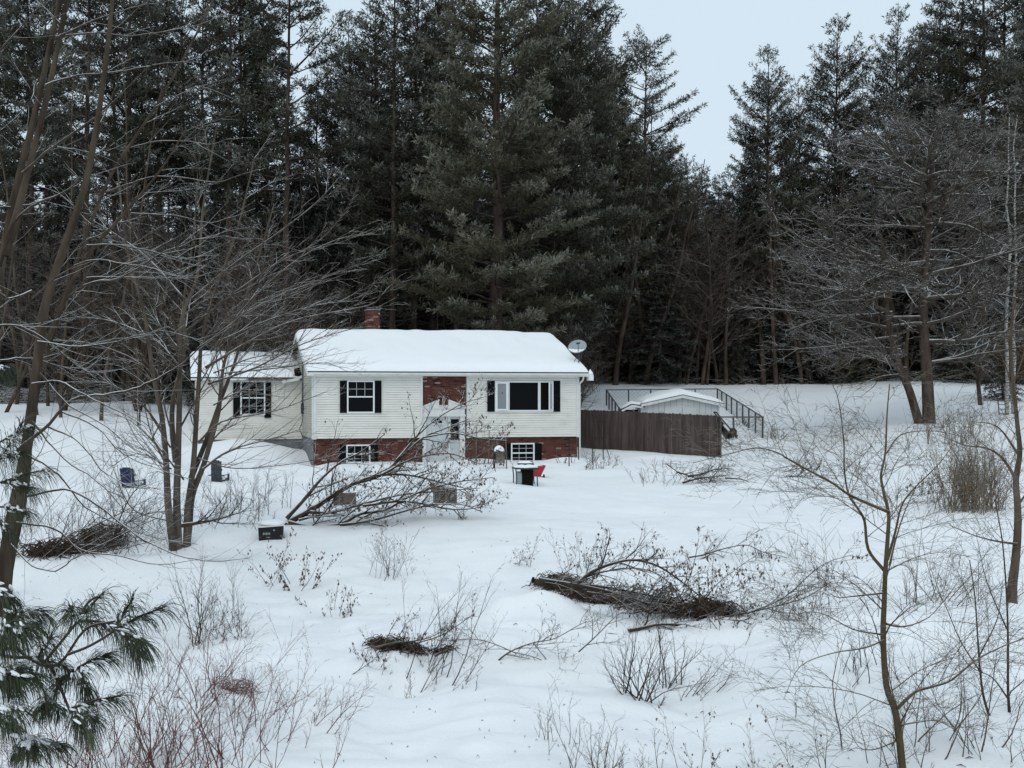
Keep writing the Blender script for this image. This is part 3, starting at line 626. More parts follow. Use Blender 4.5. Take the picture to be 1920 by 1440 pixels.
# lean-to on its left
lt = MB(); xl = -hw - .1
lt.box(xl - .0, xl + .25, .05, 3.0, -.3, wl_ - .22); lt.build("lean_to_wall", M['shed'], sh)
lt = MB(); zA = wl_ - .02
lt.add([(xl - 1.0, -.1, zA - .32), (xl - .45, -.1, zA - .03), (xl + .1, -.1, zA - .12), (xl - 1.0, 1.7, zA - .32), (xl - .45, 1.7, zA - .03), (xl + .1, 1.7, zA - .12)], [(0, 1, 4, 3), (1, 2, 5, 4)]); o = lt.build("lean_to_roof", M['shingle'], sh)
md = o.modifiers.new("thick", 'SOLIDIFY'); md.thickness = .05
lt = MB()
for (a, za, b_, zb) in ((xl - 1.0, zA - .34, xl - .45, zA - .05), (xl - .45, zA - .05, xl + .1, zA - .14)):
    lt.obox(((a + b_) / 2, -.13, (za + zb) / 2 - .07), ((b_ - a) / 2, 0, (zb - za) / 2), (0, .012, 0), (0, 0, .05))
lt.build("lean_to_fascia", M['trim'], sh)
lt = MB()
for x in (xl - .85, xl - .4): lt.box(x, x + .07, 0, .07, -.3, zA - .3)
lt.box(xl - .8, xl - .05, .1, .16, zA - .5, zA - .42); lt.build("lean_to_post", M['wood'], sh)
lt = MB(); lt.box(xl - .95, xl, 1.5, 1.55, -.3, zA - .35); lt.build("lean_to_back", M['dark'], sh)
nv = 16; Ug, Vg = np.meshgrid(np.linspace(xl - .95, xl + .3, 24), np.linspace(.0, 1.65, nv), indexing='ij')
zz = np.where(Ug < xl - .45, zA - .03 - (xl - .45 - Ug) * .52, zA - .03 - (Ug - xl + .45) * .16); e = np.minimum(np.minimum(Ug - xl + .95, Vg), 1.65 - Vg)
ix = np.arange(24 * nv).reshape(24, nv)
np_mesh("lean_to_snow", np.stack([Ug, Vg, zz + .02 + .14 * (1 - np.exp(-e / .25))], -1).reshape(-1, 3), np.stack([ix[:-1, :-1], ix[1:, :-1], ix[1:, 1:], ix[:-1, 1:]], -1).reshape(-1, 4), M['snowcap'], sh)

# ------------------------------------------------------------------ chain link enclosure
cr = {'fr': (1430, 782, 50.0), 'br': (1345, 729, 66.0), 'bl': (1137, 731, 66.0), 'fl': (1168, 775, 52.0)}
cw = {k: P3(*v) for k, v in cr.items()}
cl = empty("chain_link_fence", (cw['fr'][0], cw['fr'][1], gz(*cw['fr'][:2])), 0, "grey chain link fence enclosing the snowy pen around the white shed", "fence")
ox, oy, oz = cl.location
loc = lambda p: (p[0] - ox, p[1] - oy, p[2] - oz)
wire = Tubes()
def link_run(a, b_, n):
    a, b_ = cw[a] if isinstance(a, str) else a, cw[b_] if isinstance(b_, str) else b_
    rail = Tubes(); rail.add([loc(a), loc(tuple((a[i] + b_[i]) / 2 for i in range(3))), loc(b_)], [.034] * 3, 5); rail.build("top_rail", M['galv'], cl)
    for i in range(n + 1):
        t = i / n; p = tuple(a[j] + (b_[j] - a[j]) * t for j in range(3))
        pt = Tubes(); g_ = gz(p[0], p[1]) - .1; pt.add([loc((p[0], p[1], g_)), loc((p[0], p[1], p[2] + .03))], [.045] * 2, 6); pt.build("post", M['galv'], cl)
    Ln = math.dist(a, b_); k = int(Ln / (.6 if a[1] > 60 and b_[1] < 53 and a[0] < 14 else .24))
    for i in range(-5, k + 1):
        for s in (0, 1):
            t0, t1 = i / k, (i + 5) / k
            if s: t0, t1 = t1, t0
            def at(t, h):
                t = min(max(t, 0), 1); x, y = a[0] + (b_[0] - a[0]) * t, a[1] + (b_[1] - a[1]) * t; zt_ = a[2] + (b_[2] - a[2]) * t
                return (x, y, zt_ - (1 - h) * 1.1)
            c0, c1 = min(max(t0, 0), 1), min(max(t1, 0), 1); h0 = (c0 - t0) / (t1 - t0); h1 = (c1 - t0) / (t1 - t0)
            if abs(c1 - c0) < 1e-4: continue
            wire.add([loc(at(c0, h0)), loc(at(c1, h1))], [.0035] * 2, 3)
link_run('fr', 'br', 8); link_run('br', 'bl', 5); link_run('bl', 'fl', 5)
link_run((12.95, 50.6, cw['fr'][2]), 'fr', 3)
o = wire.build("wire_mesh", M['galv'], cl)

# ------------------------------------------------------------------ small things
def snow_blob(name, c, rx, ry, rz_, parent=None, seed=0, nu_=20, nv_=10):
    mb = MB(); R_ = random.Random(seed); vs = []; fs = []
    for j in range(nv_ + 1):
        ph = math.pi / 2 * (1 - j / nv_)
        for i in range(nu_):
            a = 2 * math.pi * i / nu_; k = 1 + .07 * math.sin(3 * a + seed) + .05 * math.sin(5 * a + 2 * seed)
            vs.append((c[0] + rx * k * math.cos(ph) * math.cos(a), c[1] + ry * k * math.cos(ph) * math.sin(a), c[2] + rz_ * math.sin(ph) ** .8 * (1 + .1 * math.sin(2 * a + seed))))
    fs = [(j * nu_ + i, (j + 1) * nu_ + i, (j + 1) * nu_ + (i + 1) % nu_, j * nu_ + (i + 1) % nu_) for j in range(nv_) for i in range(nu_)]
    mb.add(vs, fs); return mb.build(name, M['snowcap'], parent, smooth=True)
# patio table with dark firebox and curved legs
x, y, z = gp(985, 908)
tb_ = empty("fire_table", (x, y, z), .06, "small dark patio fire table under snow in front of the basement window", "table")
s = y / F
t_ = MB(); t_.prism([(-.38, .50), (.38, .50), (.40, .545), (-.40, .545)], -.35, .35); t_.build("table_top", M['charc'], tb_, bevel=.008)
for sx_ in (-1, 1):
    for sy in (-1, 1):
        lg = Tubes(); lg.add(catmull([(sx_ * .36, sy * .3, -.15), (sx_ * .33, sy * .3, .2), (sx_ * .36, sy * .31, .5)], 3), [.02] * 7, 6); lg.build("leg", M['galv'], tb_)
bx = MB(); bx.box(-.12, .22, -.2, .22, -.1, .499); bx.build("firebox", M['dark'], tb_)
bx = MB(); bx.lathe([(.09, -.1), (.11, .1), (.11, .35), (.08, .42)], (-.22, -.1, 0), 12); bx.build("gas_bottle", M['dish'], tb_, smooth=True)
snow_blob("table_snow", (0, .02, .546), .385, .34, .09, tb_, 2)
ld = MB(); ld.obox((0.02, .1, .66), (.26, 0, .01), (0, .16, .05), (0, -.0, .015)); ld.build("raised_lid", M['charc'], tb_, bevel=.006)
snow_blob("lid_snow", (0.02, .12, .675), .25, .15, .07, tb_, 5)
hn = Tubes(); hn.add([(-.07, .1, .72), (-.07, .1, .77), (.07, .1, .77), (.07, .1, .72)], [.012] * 4, 5); hn.build("lid_handle", M['charc'], tb_)
# red hopper
x, y, z = gp(1007, 893)
rh = empty("lawn_spreader", (x, y, z), -.1, "bright red tapered lawn spreader hopper in the snow behind the fire table", "spreader")
hp = MB(); vs = []
for (w2, dpt, zz) in ((.13, .12, .0), (.17, .16, .08), (.29, .24, .34), (.3, .25, .40)): vs += [(-w2, -dpt, zz), (w2, -dpt, zz), (w2, dpt, zz), (-w2, dpt, zz)]
fs = [(4 * k + i, 4 * k + (i + 1) % 4, 4 * k + 4 + (i + 1) % 4, 4 * k + 4 + i) for k in range(3) for i in range(4)] + [(3, 2, 1, 0)]
hp.add(vs, fs); o = hp.build("hopper", M['redp'], rh, bevel=.02); md = o.modifiers.new("t", 'SOLIDIFY'); md.thickness = .02
hr_ = MB(); frame_ = [(-.36, .36)]; hr_.box(-.32, .32, -.27, -.24, .385, .42); hr_.box(-.32, .32, .24, .27, .385, .42); hr_.box(-.32, -.29, -.24, .24, .385, .42); hr_.box(.29, .32, -.24, .24, .385, .42); hr_.build("hopper_rim", M['redp'], rh, bevel=.006); rh.scale = (.9, .9, .88)
snow_blob("hopper_snow", (0, 0, .36), .27, .22, .07, rh, 3)
fr_ = Tubes(); fr_.add([(-.25, 0, -.03), (0, 0, 0), (.25, 0, -.03)], [.02] * 3, 6); fr_.build("axle", M['galv'], rh)
for s_ in (-1, 1):
    wh = MB(); wh.lathe([(.05, -.03), (.13, -.03), (.14, 0), (.13, .03), (.05, .03)], (s_ * .26, 0, -.06), 16, 'x'); wh.build("wheel", M['rubber'], rh)
# bird feeder with snowy lid
x, y, z = gp(937, 878)
bf = empty("garden_stand", (x, y, z), .3, "dark wooden stand with a snow-covered slanted lid among the garden stakes", "garden stand")
m_ = MB(); m_.box(-.16, .16, -.12, .12, .2, .62); m_.add([], []); m_.build("box", M['wood'], bf, bevel=.01)
m_ = MB(); m_.prism([(-.2, .66), (.24, .5), (.25, .53), (-.19, .70)], -.17, .17); m_.build("lid", M['charc'], bf)
snow_blob("lid_snow", (-.03, 0, .63), .2, .16, .2, bf, 4)
for s_ in (-.13, .13):
    m_ = MB(); m_.box(s_ - .025, s_ + .025, -.1, -.05, -.2, .2); m_.build("leg", M['trim'], bf)
m_ = MB(); m_.box(-.24, -.18, 0.0, .06, -.2, .75); m_.build("post", M['rubber'], bf)
# chairs seen from behind
def chair(px, py, mt, label, rz_, lean, w_=.29, hgt=.72):
    x, y, z = gp(px, py); c = empty("lawn_chair", (x, y, z), rz_, label, "chair", "lawn chairs half buried in the snow on the left")
    th = lean; b_ = MB()
    n = 5; ww = 2 * w_ / n
    for i in range(n):
        xx = -w_ + ww * (i + .5); hh = hgt - .02 * abs(i - 2) ** 2 * .5
        b_.obox((xx, math.sin(th) * -hh / 2, math.cos(th) * hh / 2 - .12), (ww / 2 - .003, 0, 0), (0, -.011 * math.cos(th), -.011 * math.sin(th)), (0, -math.sin(th) * hh / 2, math.cos(th) * hh / 2 + .0))
    b_.obox((0, .02 - math.sin(th) * .5, .52 - .12), (w_ + .01, 0, 0), (0, .012, 0), (0, 0, .035)); b_.obox((0, .02, .1), (w_ + .01, 0, 0), (0, .012, 0), (0, 0, .035))
    b_.build("backrest", mt, c, bevel=.006)
    s_ = MB(); s_.obox((0, .3, .05), (w_, 0, 0), (0, .27, .03), (0, 0, .015)); s_.build("seat", mt, c)
    for sd_ in (-1, 1):
        a_ = MB(); a_.obox((sd_ * (w_ + .04), .2, .22), (.04, 0, 0), (0, .27, .01), (0, 0, .012)); a_.build("arm", mt, c, bevel=.004)
        l_ = MB(); l_.obox((sd_ * (w_ + .04), .44, .02), (.02, 0, 0), (0, .045, 0), (0, 0, .2)); l_.build("leg", mt, c)
        snow_blob("arm_snow", (sd_ * (w_ + .04), .22, .232), .04, .22, .04, c, 3 + sd_)
    snow_blob("seat_snow", (0, .28, .06), w_ - .01, .26, .16, c, 2)
    snow_blob("top_snow", (0, -math.sin(th) * hgt, math.cos(th) * hgt - .125), w_ * .7, .03, .035, c, 7)
    return c
chair(242, 915, M['blue'], "navy blue lawn chair with a leaning slatted back, left of the clump tree", -.3, .2, .24, .78)
chair(406, 904, M['charc'], "charcoal grey lawn chair standing upright in snow right of the clump tree", -.25, .03, .19, .84)
# black tub and a tipped board with snow
x, y, z = gp(508, 1009)
tu = empty("black_tub", (x, y, z), .08, "rectangular black plastic tub with pale smudges beside the fallen branches", "tub")
t_ = MB(); t_.add([(-.26, -.2, -.15), (.26, -.2, -.15), (.28, .2, -.15), (-.26, .2, -.15), (-.285, -.23, .27), (.285, -.23, .31), (.29, .22, .31), (-.28, .22, .27)],
      [(0, 1, 5, 4), (1, 2, 6, 5), (2, 3, 7, 6), (3, 0, 4, 7), (0, 3, 2, 1), (4, 5, 6, 7)]); t_.build("body", M['rubber'], tu, bevel=.012)
t_ = MB(); t_.add([(-.31, -.26, .262), (.31, -.26, .305), (.31, .24, .305), (-.31, .24, .262), (-.31, -.26, .292), (.31, -.26, .335), (.31, .24, .335), (-.31, .24, .292)],
      [(0, 1, 5, 4), (1, 2, 6, 5), (2, 3, 7, 6), (3, 0, 4, 7), (0, 3, 2, 1), (4, 5, 6, 7)]); t_.build("lid", M['trim'], tu, bevel=.005)
snow_blob("lid_snow", (0.02, .02, .32), .3, .22, .1, tu, 6)
t_ = MB(); R = random.Random(3)
for i in range(5): t_.box(-.17 + i * .035, -.15 + i * .035, -.226, -.215, .10 + R.uniform(-.01, .01), .15)
for i in range(3): t_.box(-.09 + i * .03, -.07 + i * .03, -.222, -.206, .03, .05)
t_.box(.06, .1, -.232, -.219, .19, .22); t_.build("faded_marks", M['dish'], tu)
# mower behind the fence end
x, y, z = gp(1368, 824)
mo = empty("push_mower", (x, y, z), 0, "black tipped push mower with round wheel and long handle at the fence end", "mower")
k_ = y / F
def L2(px, py, dy=0): return ((px - 1368) * k_, dy, (824 - py) * k_)
ht = Tubes()
ht.add([L2(1343, 773), L2(1356, 789), L2(1369, 804)], [.03] * 3, 6); ht.add([L2(1343, 773, .4), L2(1356, 789, .4), L2(1369, 804, .4)], [.03] * 3, 6); ht.add([L2(1343, 773), L2(1343, 773, .4)], [.03] * 2, 6); ht.build("handle", M['rubber'], mo)
dk = MB(); c_ = Vector(L2(1362, 808, .25)); ax = Vector((.32, 0, -.36)).normalized(); up = Vector((.36, 0, .32)).normalized()
dk.obox(c_, ax * .42, (0, .25, 0), up * .05); dk.obox(c_ + up * -.14, ax * .36, (0, .22, 0), up * .03); dk.build("deck", M['rubber'], mo, bevel=.02)
sn = MB(); sn.obox(c_ + up * .12 + Vector((0, -.02, 0)), ax * .25, (0, .2, 0), up * .06); sn.build("deck_snow", M['snowcap'], mo, bevel=.04)
en_ = MB(); en_.obox(Vector(L2(1353, 795, .25)), ax * .1, (0, .12, 0), up * .1); en_.build("engine", M['rubber'], mo, bevel=.02)
for dyy in (-.04, .5):
    wh = MB(); wh.lathe([(.03, -.04), (.12, -.04), (.17, -.03), (.185, 0), (.17, .03), (.12, .04), (.03, .04)], L2(1374, 810, dyy), 20, 'y'); who = wh.build("wheel", M['rubber'], mo, smooth=False)
    wh = MB(); wh.lathe([(.0, -.05), (.09, -.05), (.1, -.042), (.0, -.042)], L2(1374, 810, dyy), 16, 'y'); wh.build("hub", M['litter'], who)
wh = MB(); wh.obox(L2(1383, 818, .2), (.05, 0, -.03), (0, .05, 0), (.02, 0, .08)); wh.build("front_foot", M['charc'], mo, bevel=.01)
# garden stakes by the house front
for px, pt, pb, lean in ((893, 803, 873, 0), (916, 807, 870, .02), (932, 815, 872, 0), (950, 821, 879, -.03), (1067, 822, 874, .0), (1085, 822, 862, 0)):
    x, y, z = gp(px, pb); h = (pb - pt) * y / F
    t_ = Tubes(); t_.add([(0, 0, -.15), (lean * h / 2, 0, h / 2), (lean * h, 0, h)], [.022, .02, .018], 6)
    o = t_.build("garden_stake", M['wood'] if px < 960 else M['rubber'], None); o.location = (x, y, z)
    tag(o, {893: "leftmost thin stake in front of the brick right of the entrance door", 916: "stake between the leftmost stake and the snowy garden stand", 932: "thin stake rising just behind the snow-capped garden stand", 950: "thick grey stake just right of the snow-capped garden stand", 1067: "dark thin stake before the right end of the brick base", 1085: "dark thin stake standing beside the white downspout"}[px], "stake", "garden stakes along the house front")
for px, pt, pb, lab in ((1111, 804, 868, "dark stake holding up the wrapped garden shrub below the fence"), (1131, 800, 862, "dark stake with slanting brace below the brown fence")):
    x, y, z = gp(px, pb); h = (pb - pt) * y / F; t_ = Tubes(); t_.add([(0, 0, -.15), (0, 0, h)], [.02, .018], 6)
    if px == 1131: t_.add([(.02, 0, h * .6), (.32, -.05, -.1)], [.016, .014], 5)
    o = t_.build("garden_stake", M['rubber'], None); o.location = (x, y, z); tag(o, lab, "stake", "garden stakes along the house front")
# buried planter boxes among the fallen branches
for px, py, w2, h2, lab in ((646, 944, .3, .3, "grey weathered planter box under the left part of the fallen tree"), (834, 943, .3, .42, "grey weathered planter box inside the dense right end of fallen twigs")):
    x, y, z = gp(px, py); c_ = empty("planter_box", (x, y, z), .1, lab, "planter", "planter boxes under the fallen tree")
    m_ = MB(); frame(m_, -w2, w2, -.1, h2, .04, -.24, -.2); m_.box(-w2, w2, -.199, .2, -.1, h2 - .02); m_.build("box", M['wood'], c_, bevel=.01)
    snow_blob("box_snow", (0, 0, h2 - .02), w2 * .95, .2, .12, c_, px)
# small ladder in the brush at the far right
x, y, z = gp(1880, 778); la = empty("ladder", (x, y, z), 0, "short grey ladder leaning in the brush at the far right", "ladder")
for s_ in (-1, 1):
    m_ = MB(); m_.obox((s_ * .17, .05, .35), (.02, 0, 0), (0, .02, 0), (0, .08, .5)); m_.build("rail", M['wood'], la)
for i in range(4):
    m_ = MB(); m_.obox((0, .0 + i * .035, .06 + i * .22), (.15, 0, 0), (0, .018, 0), (0, 0, .018)); m_.build("rung", M['wood'], la)
# ------------------------------------------------------------------ conifers
def tufts_mesh(C, A, Sz, K, wd, mt, frost, parent, name="crown", seed=0, aim=.55):
    rg = np.random.default_rng(seed); C, A, Sz = np.array(C), np.array(A), np.array(Sz); fr = np.array(frost)
    m = len(C); rnd = rg.normal(size=(m, K, 3)); rnd /= np.linalg.norm(rnd, axis=2, keepdims=True)
    d = A[:, None, :] * aim + rnd * (1 - aim) * 1.3; d /= np.linalg.norm(d, axis=2, keepdims=True)
    s = Sz[:, None] * rg.uniform(.6, 1.15, (m, K)); base = C[:, None, :] + rg.normal(size=(m, K, 3)) * Sz[:, None, None] * .22
    side = np.cross(d, rg.normal(size=(m, K, 3))); side /= np.linalg.norm(side, axis=2, keepdims=True) + 1e-9
    w = wd * rg.uniform(.7, 1.3, (m, K, 1))
    tip = base + d * s[..., None]; midp = base + d * s[..., None] * .5
    V = np.stack([base, midp + side * w, tip, midp - side * w], 2).reshape(-1, 3)
    q = np.arange(m * K * 4).reshape(-1, 4)
    up = np.clip(d[..., 2] * .35 + .15, 0, 1)
    f = np.repeat((fr[:, None] * rg.uniform(.75, 1.15, (m, K)) + up * .25).reshape(-1), 4)
    return np_mesh(name, V, q, mt, parent, smooth=False, attr=f)
def pine(name, seed, H, Rm, cb, r0, mt, lab, cat="pine tree", sp=.75, per=5, dens=1.0, kind='pine', dead=0, ts=.3, K=8, wd=.028, loc=(0, -300, 0), trunkmat='pinetrunk', wtop=.75, gap=.12):
    R = random.Random(seed); root = empty(name, loc, 0, lab, cat)
    T = Tubes(); n = 14; dx, dy = R.uniform(-.02, .02), R.uniform(-.02, .02)
    tp = [(dx * H * (i / n) ** 2 + R.gauss(0, .04), dy * H * (i / n) ** 2 + R.gauss(0, .04), -.6 + (H + .6) * i / n) for i in range(n + 1)]
    T.add(tp, [max(r0 * (1 - .93 * (i / n)) * (1.25 if i == 0 else 1), .02) for i in range(n + 1)], 9); T.build("trunk", M[trunkmat], root)
    def tz(z):
        x = min(max((z + .6) / (H + .6) * n, 0), n - .001); i = int(x); f = x - i
        return tuple(tp[i][a] * (1 - f) + tp[i + 1][a] * f for a in range(3))
    B = Tubes(); C, A, Z, Fr = [], [], [], []
    z = cb
    if kind == 'pine':
        for _ in range(dead):     # bare dead limbs under the crown
            zz = R.uniform(.12 * H, cb * 1.05); a = R.uniform(0, 6.283); l = R.uniform(.25, .75) * Rm
            d = unit((math.cos(a), math.sin(a), R.uniform(-.25, .1)))
            Qd = dict(n=[5, 3], wig=[.1, .2], trop=[.01, -.03], kids=[3, 0], t0=[.3, 0], ang=[40, 0], kl=[.4, 0], kr=[.008, 0], tap=[.8, .8], sides=[4, 3], flat=.5)
            grow(B, tz(zz), d, l, .028, 0, Qd, R)
    while z < H - .3:
        t = (z - cb) / (H - cb)
        if kind == 'pine': prof = min(1, .5 + t * 2.6) * (1 - t ** 1.5) ** wtop; elev = .02 + .75 * t ** 1.3 + R.uniform(-.08, .08)
        else: prof = min(1, .55 + t * 3) * (1 - t) ** .85; elev = -.12 + .65 * t ** 2
        if kind == 'pine' and R.random() < gap: z += sp * .6; continue
        k = max(3, int(per * (1 if t < .85 else .7))); a0 = R.uniform(0, 6.283)
        for j in range(k):
            a = a0 + 6.283 * j / k + R.uniform(-.35, .35); l = Rm * prof * R.uniform(.55, 1.15) + .35
            if kind == 'pine' and R.random() < .12: l *= R.uniform(1.05, 1.35)
            e = elev + R.uniform(-.12, .12); d = (math.cos(a) * math.cos(e), math.sin(a) * math.cos(e), math.sin(e))
            p = tz(z + R.uniform(-.2, .2)); pts = [p]; m = 6; dd_ = d
            for i in range(m):
                cur = (.035 if kind == 'pine' else (-.06 if i < 3 else .05)) + R.gauss(0, .03)
                dd_ = unit((dd_[0] + R.gauss(0, .05), dd_[1] + R.gauss(0, .05), dd_[2] + cur)); p = tuple(p[q_] + dd_[q_] * l / m for q_ in range(3)); pts.append(p)
            rb = .012 + .011 * l; B.add(pts, [rb * (1 - .8 * i / m) for i in range(m + 1)], 4)
            fz = R.random()
            nb_ = max(3, int(l * 3.4 * dens)); hd = (d[0], d[1], 0)
            for q_ in range(nb_):
                s = .28 + .72 * (q_ + R.random()) / nb_; x = s * m; i = min(int(x), m - 1); f = x - i
                o = tuple(pts[i][b_] * (1 - f) + pts[i + 1][b_] * f for b_ in range(3)); side = 1 if q_ % 2 else -1
                ll = (.34 * l * (1.15 - s) + .22) * R.uniform(.6, 1.2); an = side * R.uniform(.6, 1.1)
                ca, sa = math.cos(an), math.sin(an)
                bd = unit((d[0] * ca - d[1] * sa, d[0] * sa + d[1] * ca, (.18 if kind == 'pine' else -.12) + R.uniform(-.12, .2)))
                B.add([o, tuple(o[b_] + bd[b_] * ll for b_ in range(3))], [.009, .004], 3)
                nt = max(1, int(ll / (ts * .72) * dens + .5))
                for w in range(nt):
                    u = (w + .6) / nt; c = tuple(o[b_] + bd[b_] * ll * u for b_ in range(3))
                    C.append(c); A.append(unit((bd[0], bd[1], bd[2] + (.35 if kind == 'pine' else -.1)))); Z.append(ts * R.uniform(.75, 1.2)); Fr.append(.25 * fz + .5 * s * R.uniform(.5, 1) + .12 * u)
            C.append(pts[-1]); A.append(dd_); Z.append(ts * 1.1); Fr.append(.7)
        z += sp * R.uniform(.75, 1.25) * (1 if t < .6 else .8)
    C.append((tp[-1][0], tp[-1][1], H - .1)); A.append((0, 0, 1)); Z.append(ts * 1.4); Fr.append(.6)
    B.build("limbs", M['pinebark'], root)
    tufts_mesh(C, A, Z, K, wd, mt, Fr, root, seed=seed, aim=.5 if kind == 'pine' else .6)
    return root
protos = {
 'P1': pine("pine_tree", 11, 30, 5.6, 3.5, .42, M['needle2'], "p", sp=.72, per=6, dens=1.0, dead=22, K=9),
 'P2': pine("pine_tree", 12, 26, 3.6, 5.5, .24, M['needle'], "p", sp=.8, per=5, dead=16, gap=.2),
 'P3': pine("pine_tree", 13, 27, 4.0, 8.5, .26, M['needle'], "p", sp=.85, per=5, dead=30, gap=.25),
 'P4': pine("pine_tree", 14, 27, 4.9, 11.5, .28, M['needle'], "p", sp=.95, per=5, dead=34, gap=.25, wtop=.5),
 'P5': pine("pine_tree", 15, 23, 4.8, 3.5, .25, M['needle'], "p", sp=.7, per=6, dead=14, wtop=.6),
 'P6': pine("pine_tree", 16, 21, 4.8, 3, .24, M['needle2'], "p", sp=.8, per=6, dead=40, dens=.75, gap=.2),
 'S1': pine("spruce_tree", 21, 18, 2.9, 1.0, .2, M['spruce'], "p", "spruce tree", sp=.42, per=7, dens=.9, kind='spruce', ts=.27, K=7, wd=.03, trunkmat='pinebark'),
 'S2': pine("hemlock_tree", 22, 13, 2.9, .5, .15, M['spruce'], "p", "hemlock tree", sp=.4, per=6, dens=.85, kind='spruce', ts=.3, K=7, wd=.036, trunkmat='pinebark'),
}
# ------------------------------------------------------------------ bare trees
QT = dict(n=[9, 7, 5, 4], wig=[.05, .10, .13, .16], trop=[.02, .05, .035, .02], kids=[14, 9, 6, 0], t0=[.3, .2, .15, 0], ang=[48, 40, 38, 0],
          kl=[.42, .45, .45, 0], kr=[.05, .016, .008, 0], tap=[.85, .85, .8, .7], sides=[7, 5, 3, 3], rmin=.006, up=.6)
def bare_proto(name, seed, H, r, Q, mt, loc=(0, -300, 0), stems=1, spread=.25, cat="bare tree"):
    R = random.Random(seed); root = empty(name, loc, 0, "p", cat); T = Tubes(); B = Tubes()
    for s in range(stems):
        a = R.uniform(0, 6.28); e = R.uniform(.3, 1) * spread if stems > 1 else 0
        d = unit((math.cos(a) * e, math.sin(a) * e, 1)); L_ = H * R.uniform(.8, 1.05); n = 9; p = (0, 0, -.4); pts = [p]; dirs = [d]; rad = [r]
        for i in range(n):
            d = unit((d[0] + R.gauss(0, .05), d[1] + R.gauss(0, .05), d[2] + .03)); p = tuple(p[j] + d[j] * L_ / n for j in range(3)); pts.append(p); dirs.append(d); rad.append(max(r * (1 - .9 * (i + 1) / n), .012))
        T.add(pts, rad, 7); kids(B, pts, rad, dirs, L_, 0, Q, R)
    T.build("trunk", mt, root); B.build("crown", mt, root); return root
protos['B1'] = bare_proto("bare_tree", 31, 14, .13, QT, M['bback'])
protos['B2'] = bare_proto("bare_tree", 32, 11, .1, dict(QT, kids=[18, 9, 6, 0], t0=[.12, .2, .15, 0]), M['bback'])
protos['B3'] = bare_proto("bare_tree", 33, 8, .07, dict(QT, kids=[11, 8, 6, 0], t0=[.1, .15, .15, 0], kl=[.55, .45, .5, 0]), M['bback'], stems=5, spread=.55)
POLE = dict(QT, kids=[14, 3, 0, 0], t0=[.1, .3, 0, 0], kl=[.14, .3, 0, 0], n=[9, 4, 3, 3], kr=[.014, .006, 0, 0], ang=[75, 40, 0, 0])
protos['D1'] = bare_proto("dead_pole_tree", 34, 15, .10, POLE, M['pinetrunk'])
ROW = []
used = set()
def put(k, px, D, H=None, rz_=None, sxy=1.0, dark=None):
    if 1085 < px < 1960 and D < 79.5 and not (px > 1700 and D < 60):
        hh0 = H or {'P1': 30, 'P2': 26, 'P3': 27, 'P4': 27, 'P5': 23, 'P6': 21, 'S1': 18, 'S2': 13, 'B1': 14, 'B2': 11, 'B3': 8, 'D1': 15}[k]
        row = HY - (gz((px - CX) / F * D, D) + hh0 - EYE) * F / D; D = 80 + (D - 56) * .3 if px < 1700 else 72 + (D - 56) * .5
        H = HT(row, D, px); sxy *= 1.0
    x = (px - CX) / F * D; z = gz(x, D); pr = protos[k]
    o = pr if k not in used else copy_tree(pr)
    used.add(k)
    hh = {'P1': 30, 'P2': 26, 'P3': 27, 'P4': 27, 'P5': 23, 'P6': 21, 'S1': 18, 'S2': 13, 'B1': 14, 'B2': 11, 'B3': 8, 'D1': 15}[k]
    s = (H / hh) if H else 1
    R = random.Random(int(px * 7 + D * 13)); o.location = (x, D, z); o.rotation_euler = (0, 0, R.uniform(0, 6.28) if rz_ is None else rz_); o.scale = (s * sxy, s * sxy, s)
    ROW.append((o, k, px, D)); return o
def HT(py, D, px): return EYE - (py - HY) * D / F - gz((px - CX) / F * D, D)
# front trees one can tell apart (photo column, distance, top row)
put('P1', 932, 57, 30)
for k, px, D, ytop, sx in (('P4', 535, 62, -120, 1.0), ('P4', 428, 64, -150, .9), ('P3', 452, 66, -90, .9), ('P4', 378, 70, -60, .9), ('P3', 300, 68, -80, 1), ('P4', 236, 66, -140, 1), ('P4', 160, 62, -160, 1), ('P3', 60, 66, -100, 1), ('P4', -30, 64, -120, 1),
        ('P2', 700, 66, -20, 1.0), ('P2', 736, 62, -110, 1.0), ('P3', 776, 64, -80, .9), ('P2', 812, 70, -60, .9), ('P3', 856, 63, -100, .85), ('P5', 660, 74, 40, .9),
        ('P5', 1062, 66, -70, .95), ('P5', 1035, 61, -10, .8), ('P2', 1010, 68, -90, .9), ('P6', 1120, 63, 30, .8), ('P5', 1150, 72, 110, .7), ('P4', 1207, 68, 72, 1.0), ('P6', 1185, 60, 235, .8), ('P6', 1255, 66, 255, .7), ('P6', 1090, 70, 10, .8), ('P6', 1222, 75, 180, .8), ('P6', 1290, 78, 290, .8), ('S1', 1345, 98, 330, 1.0), ('S1', 1318, 104, 315, 1.0), ('S1', 1372, 100, 345, 1.0), ('P6', 1395, 92, 300, .7), ('S1', 1275, 96, 300, 1.0),
        ('S1', 1404, 67, 275, .85), ('P5', 1440, 72, 92, .8), ('P5', 1560, 70, 45, .85), ('P6', 1500, 75, 150, .7), ('P5', 1672, 66, 26, .75), ('P5', 1752, 70, 8, .9), ('P2', 1800, 62, -60, 1.1), ('P4', 1845, 60, -170, .9), ('P4', 1885, 66, -60, 1), ('P5', 1935, 62, -80, 1), ('P6', 1620, 78, 190, .8), ('P3', 1975, 60, -100, 1),
        ('S2', 1262, 70, 420, .6), ('S2', 1310, 66, 560, .6), ('S2', 1375, 60, 520, .6), ('S2', 1880, 58, 520, .9), ('S2', 1795, 62, 470, .8), ('S2', 620, 66, 380, .9), ('S2', 585, 70, 330, .8)):
    put(k, px, D, HT(ytop, D, px), None, sx)
R = random.Random(77)
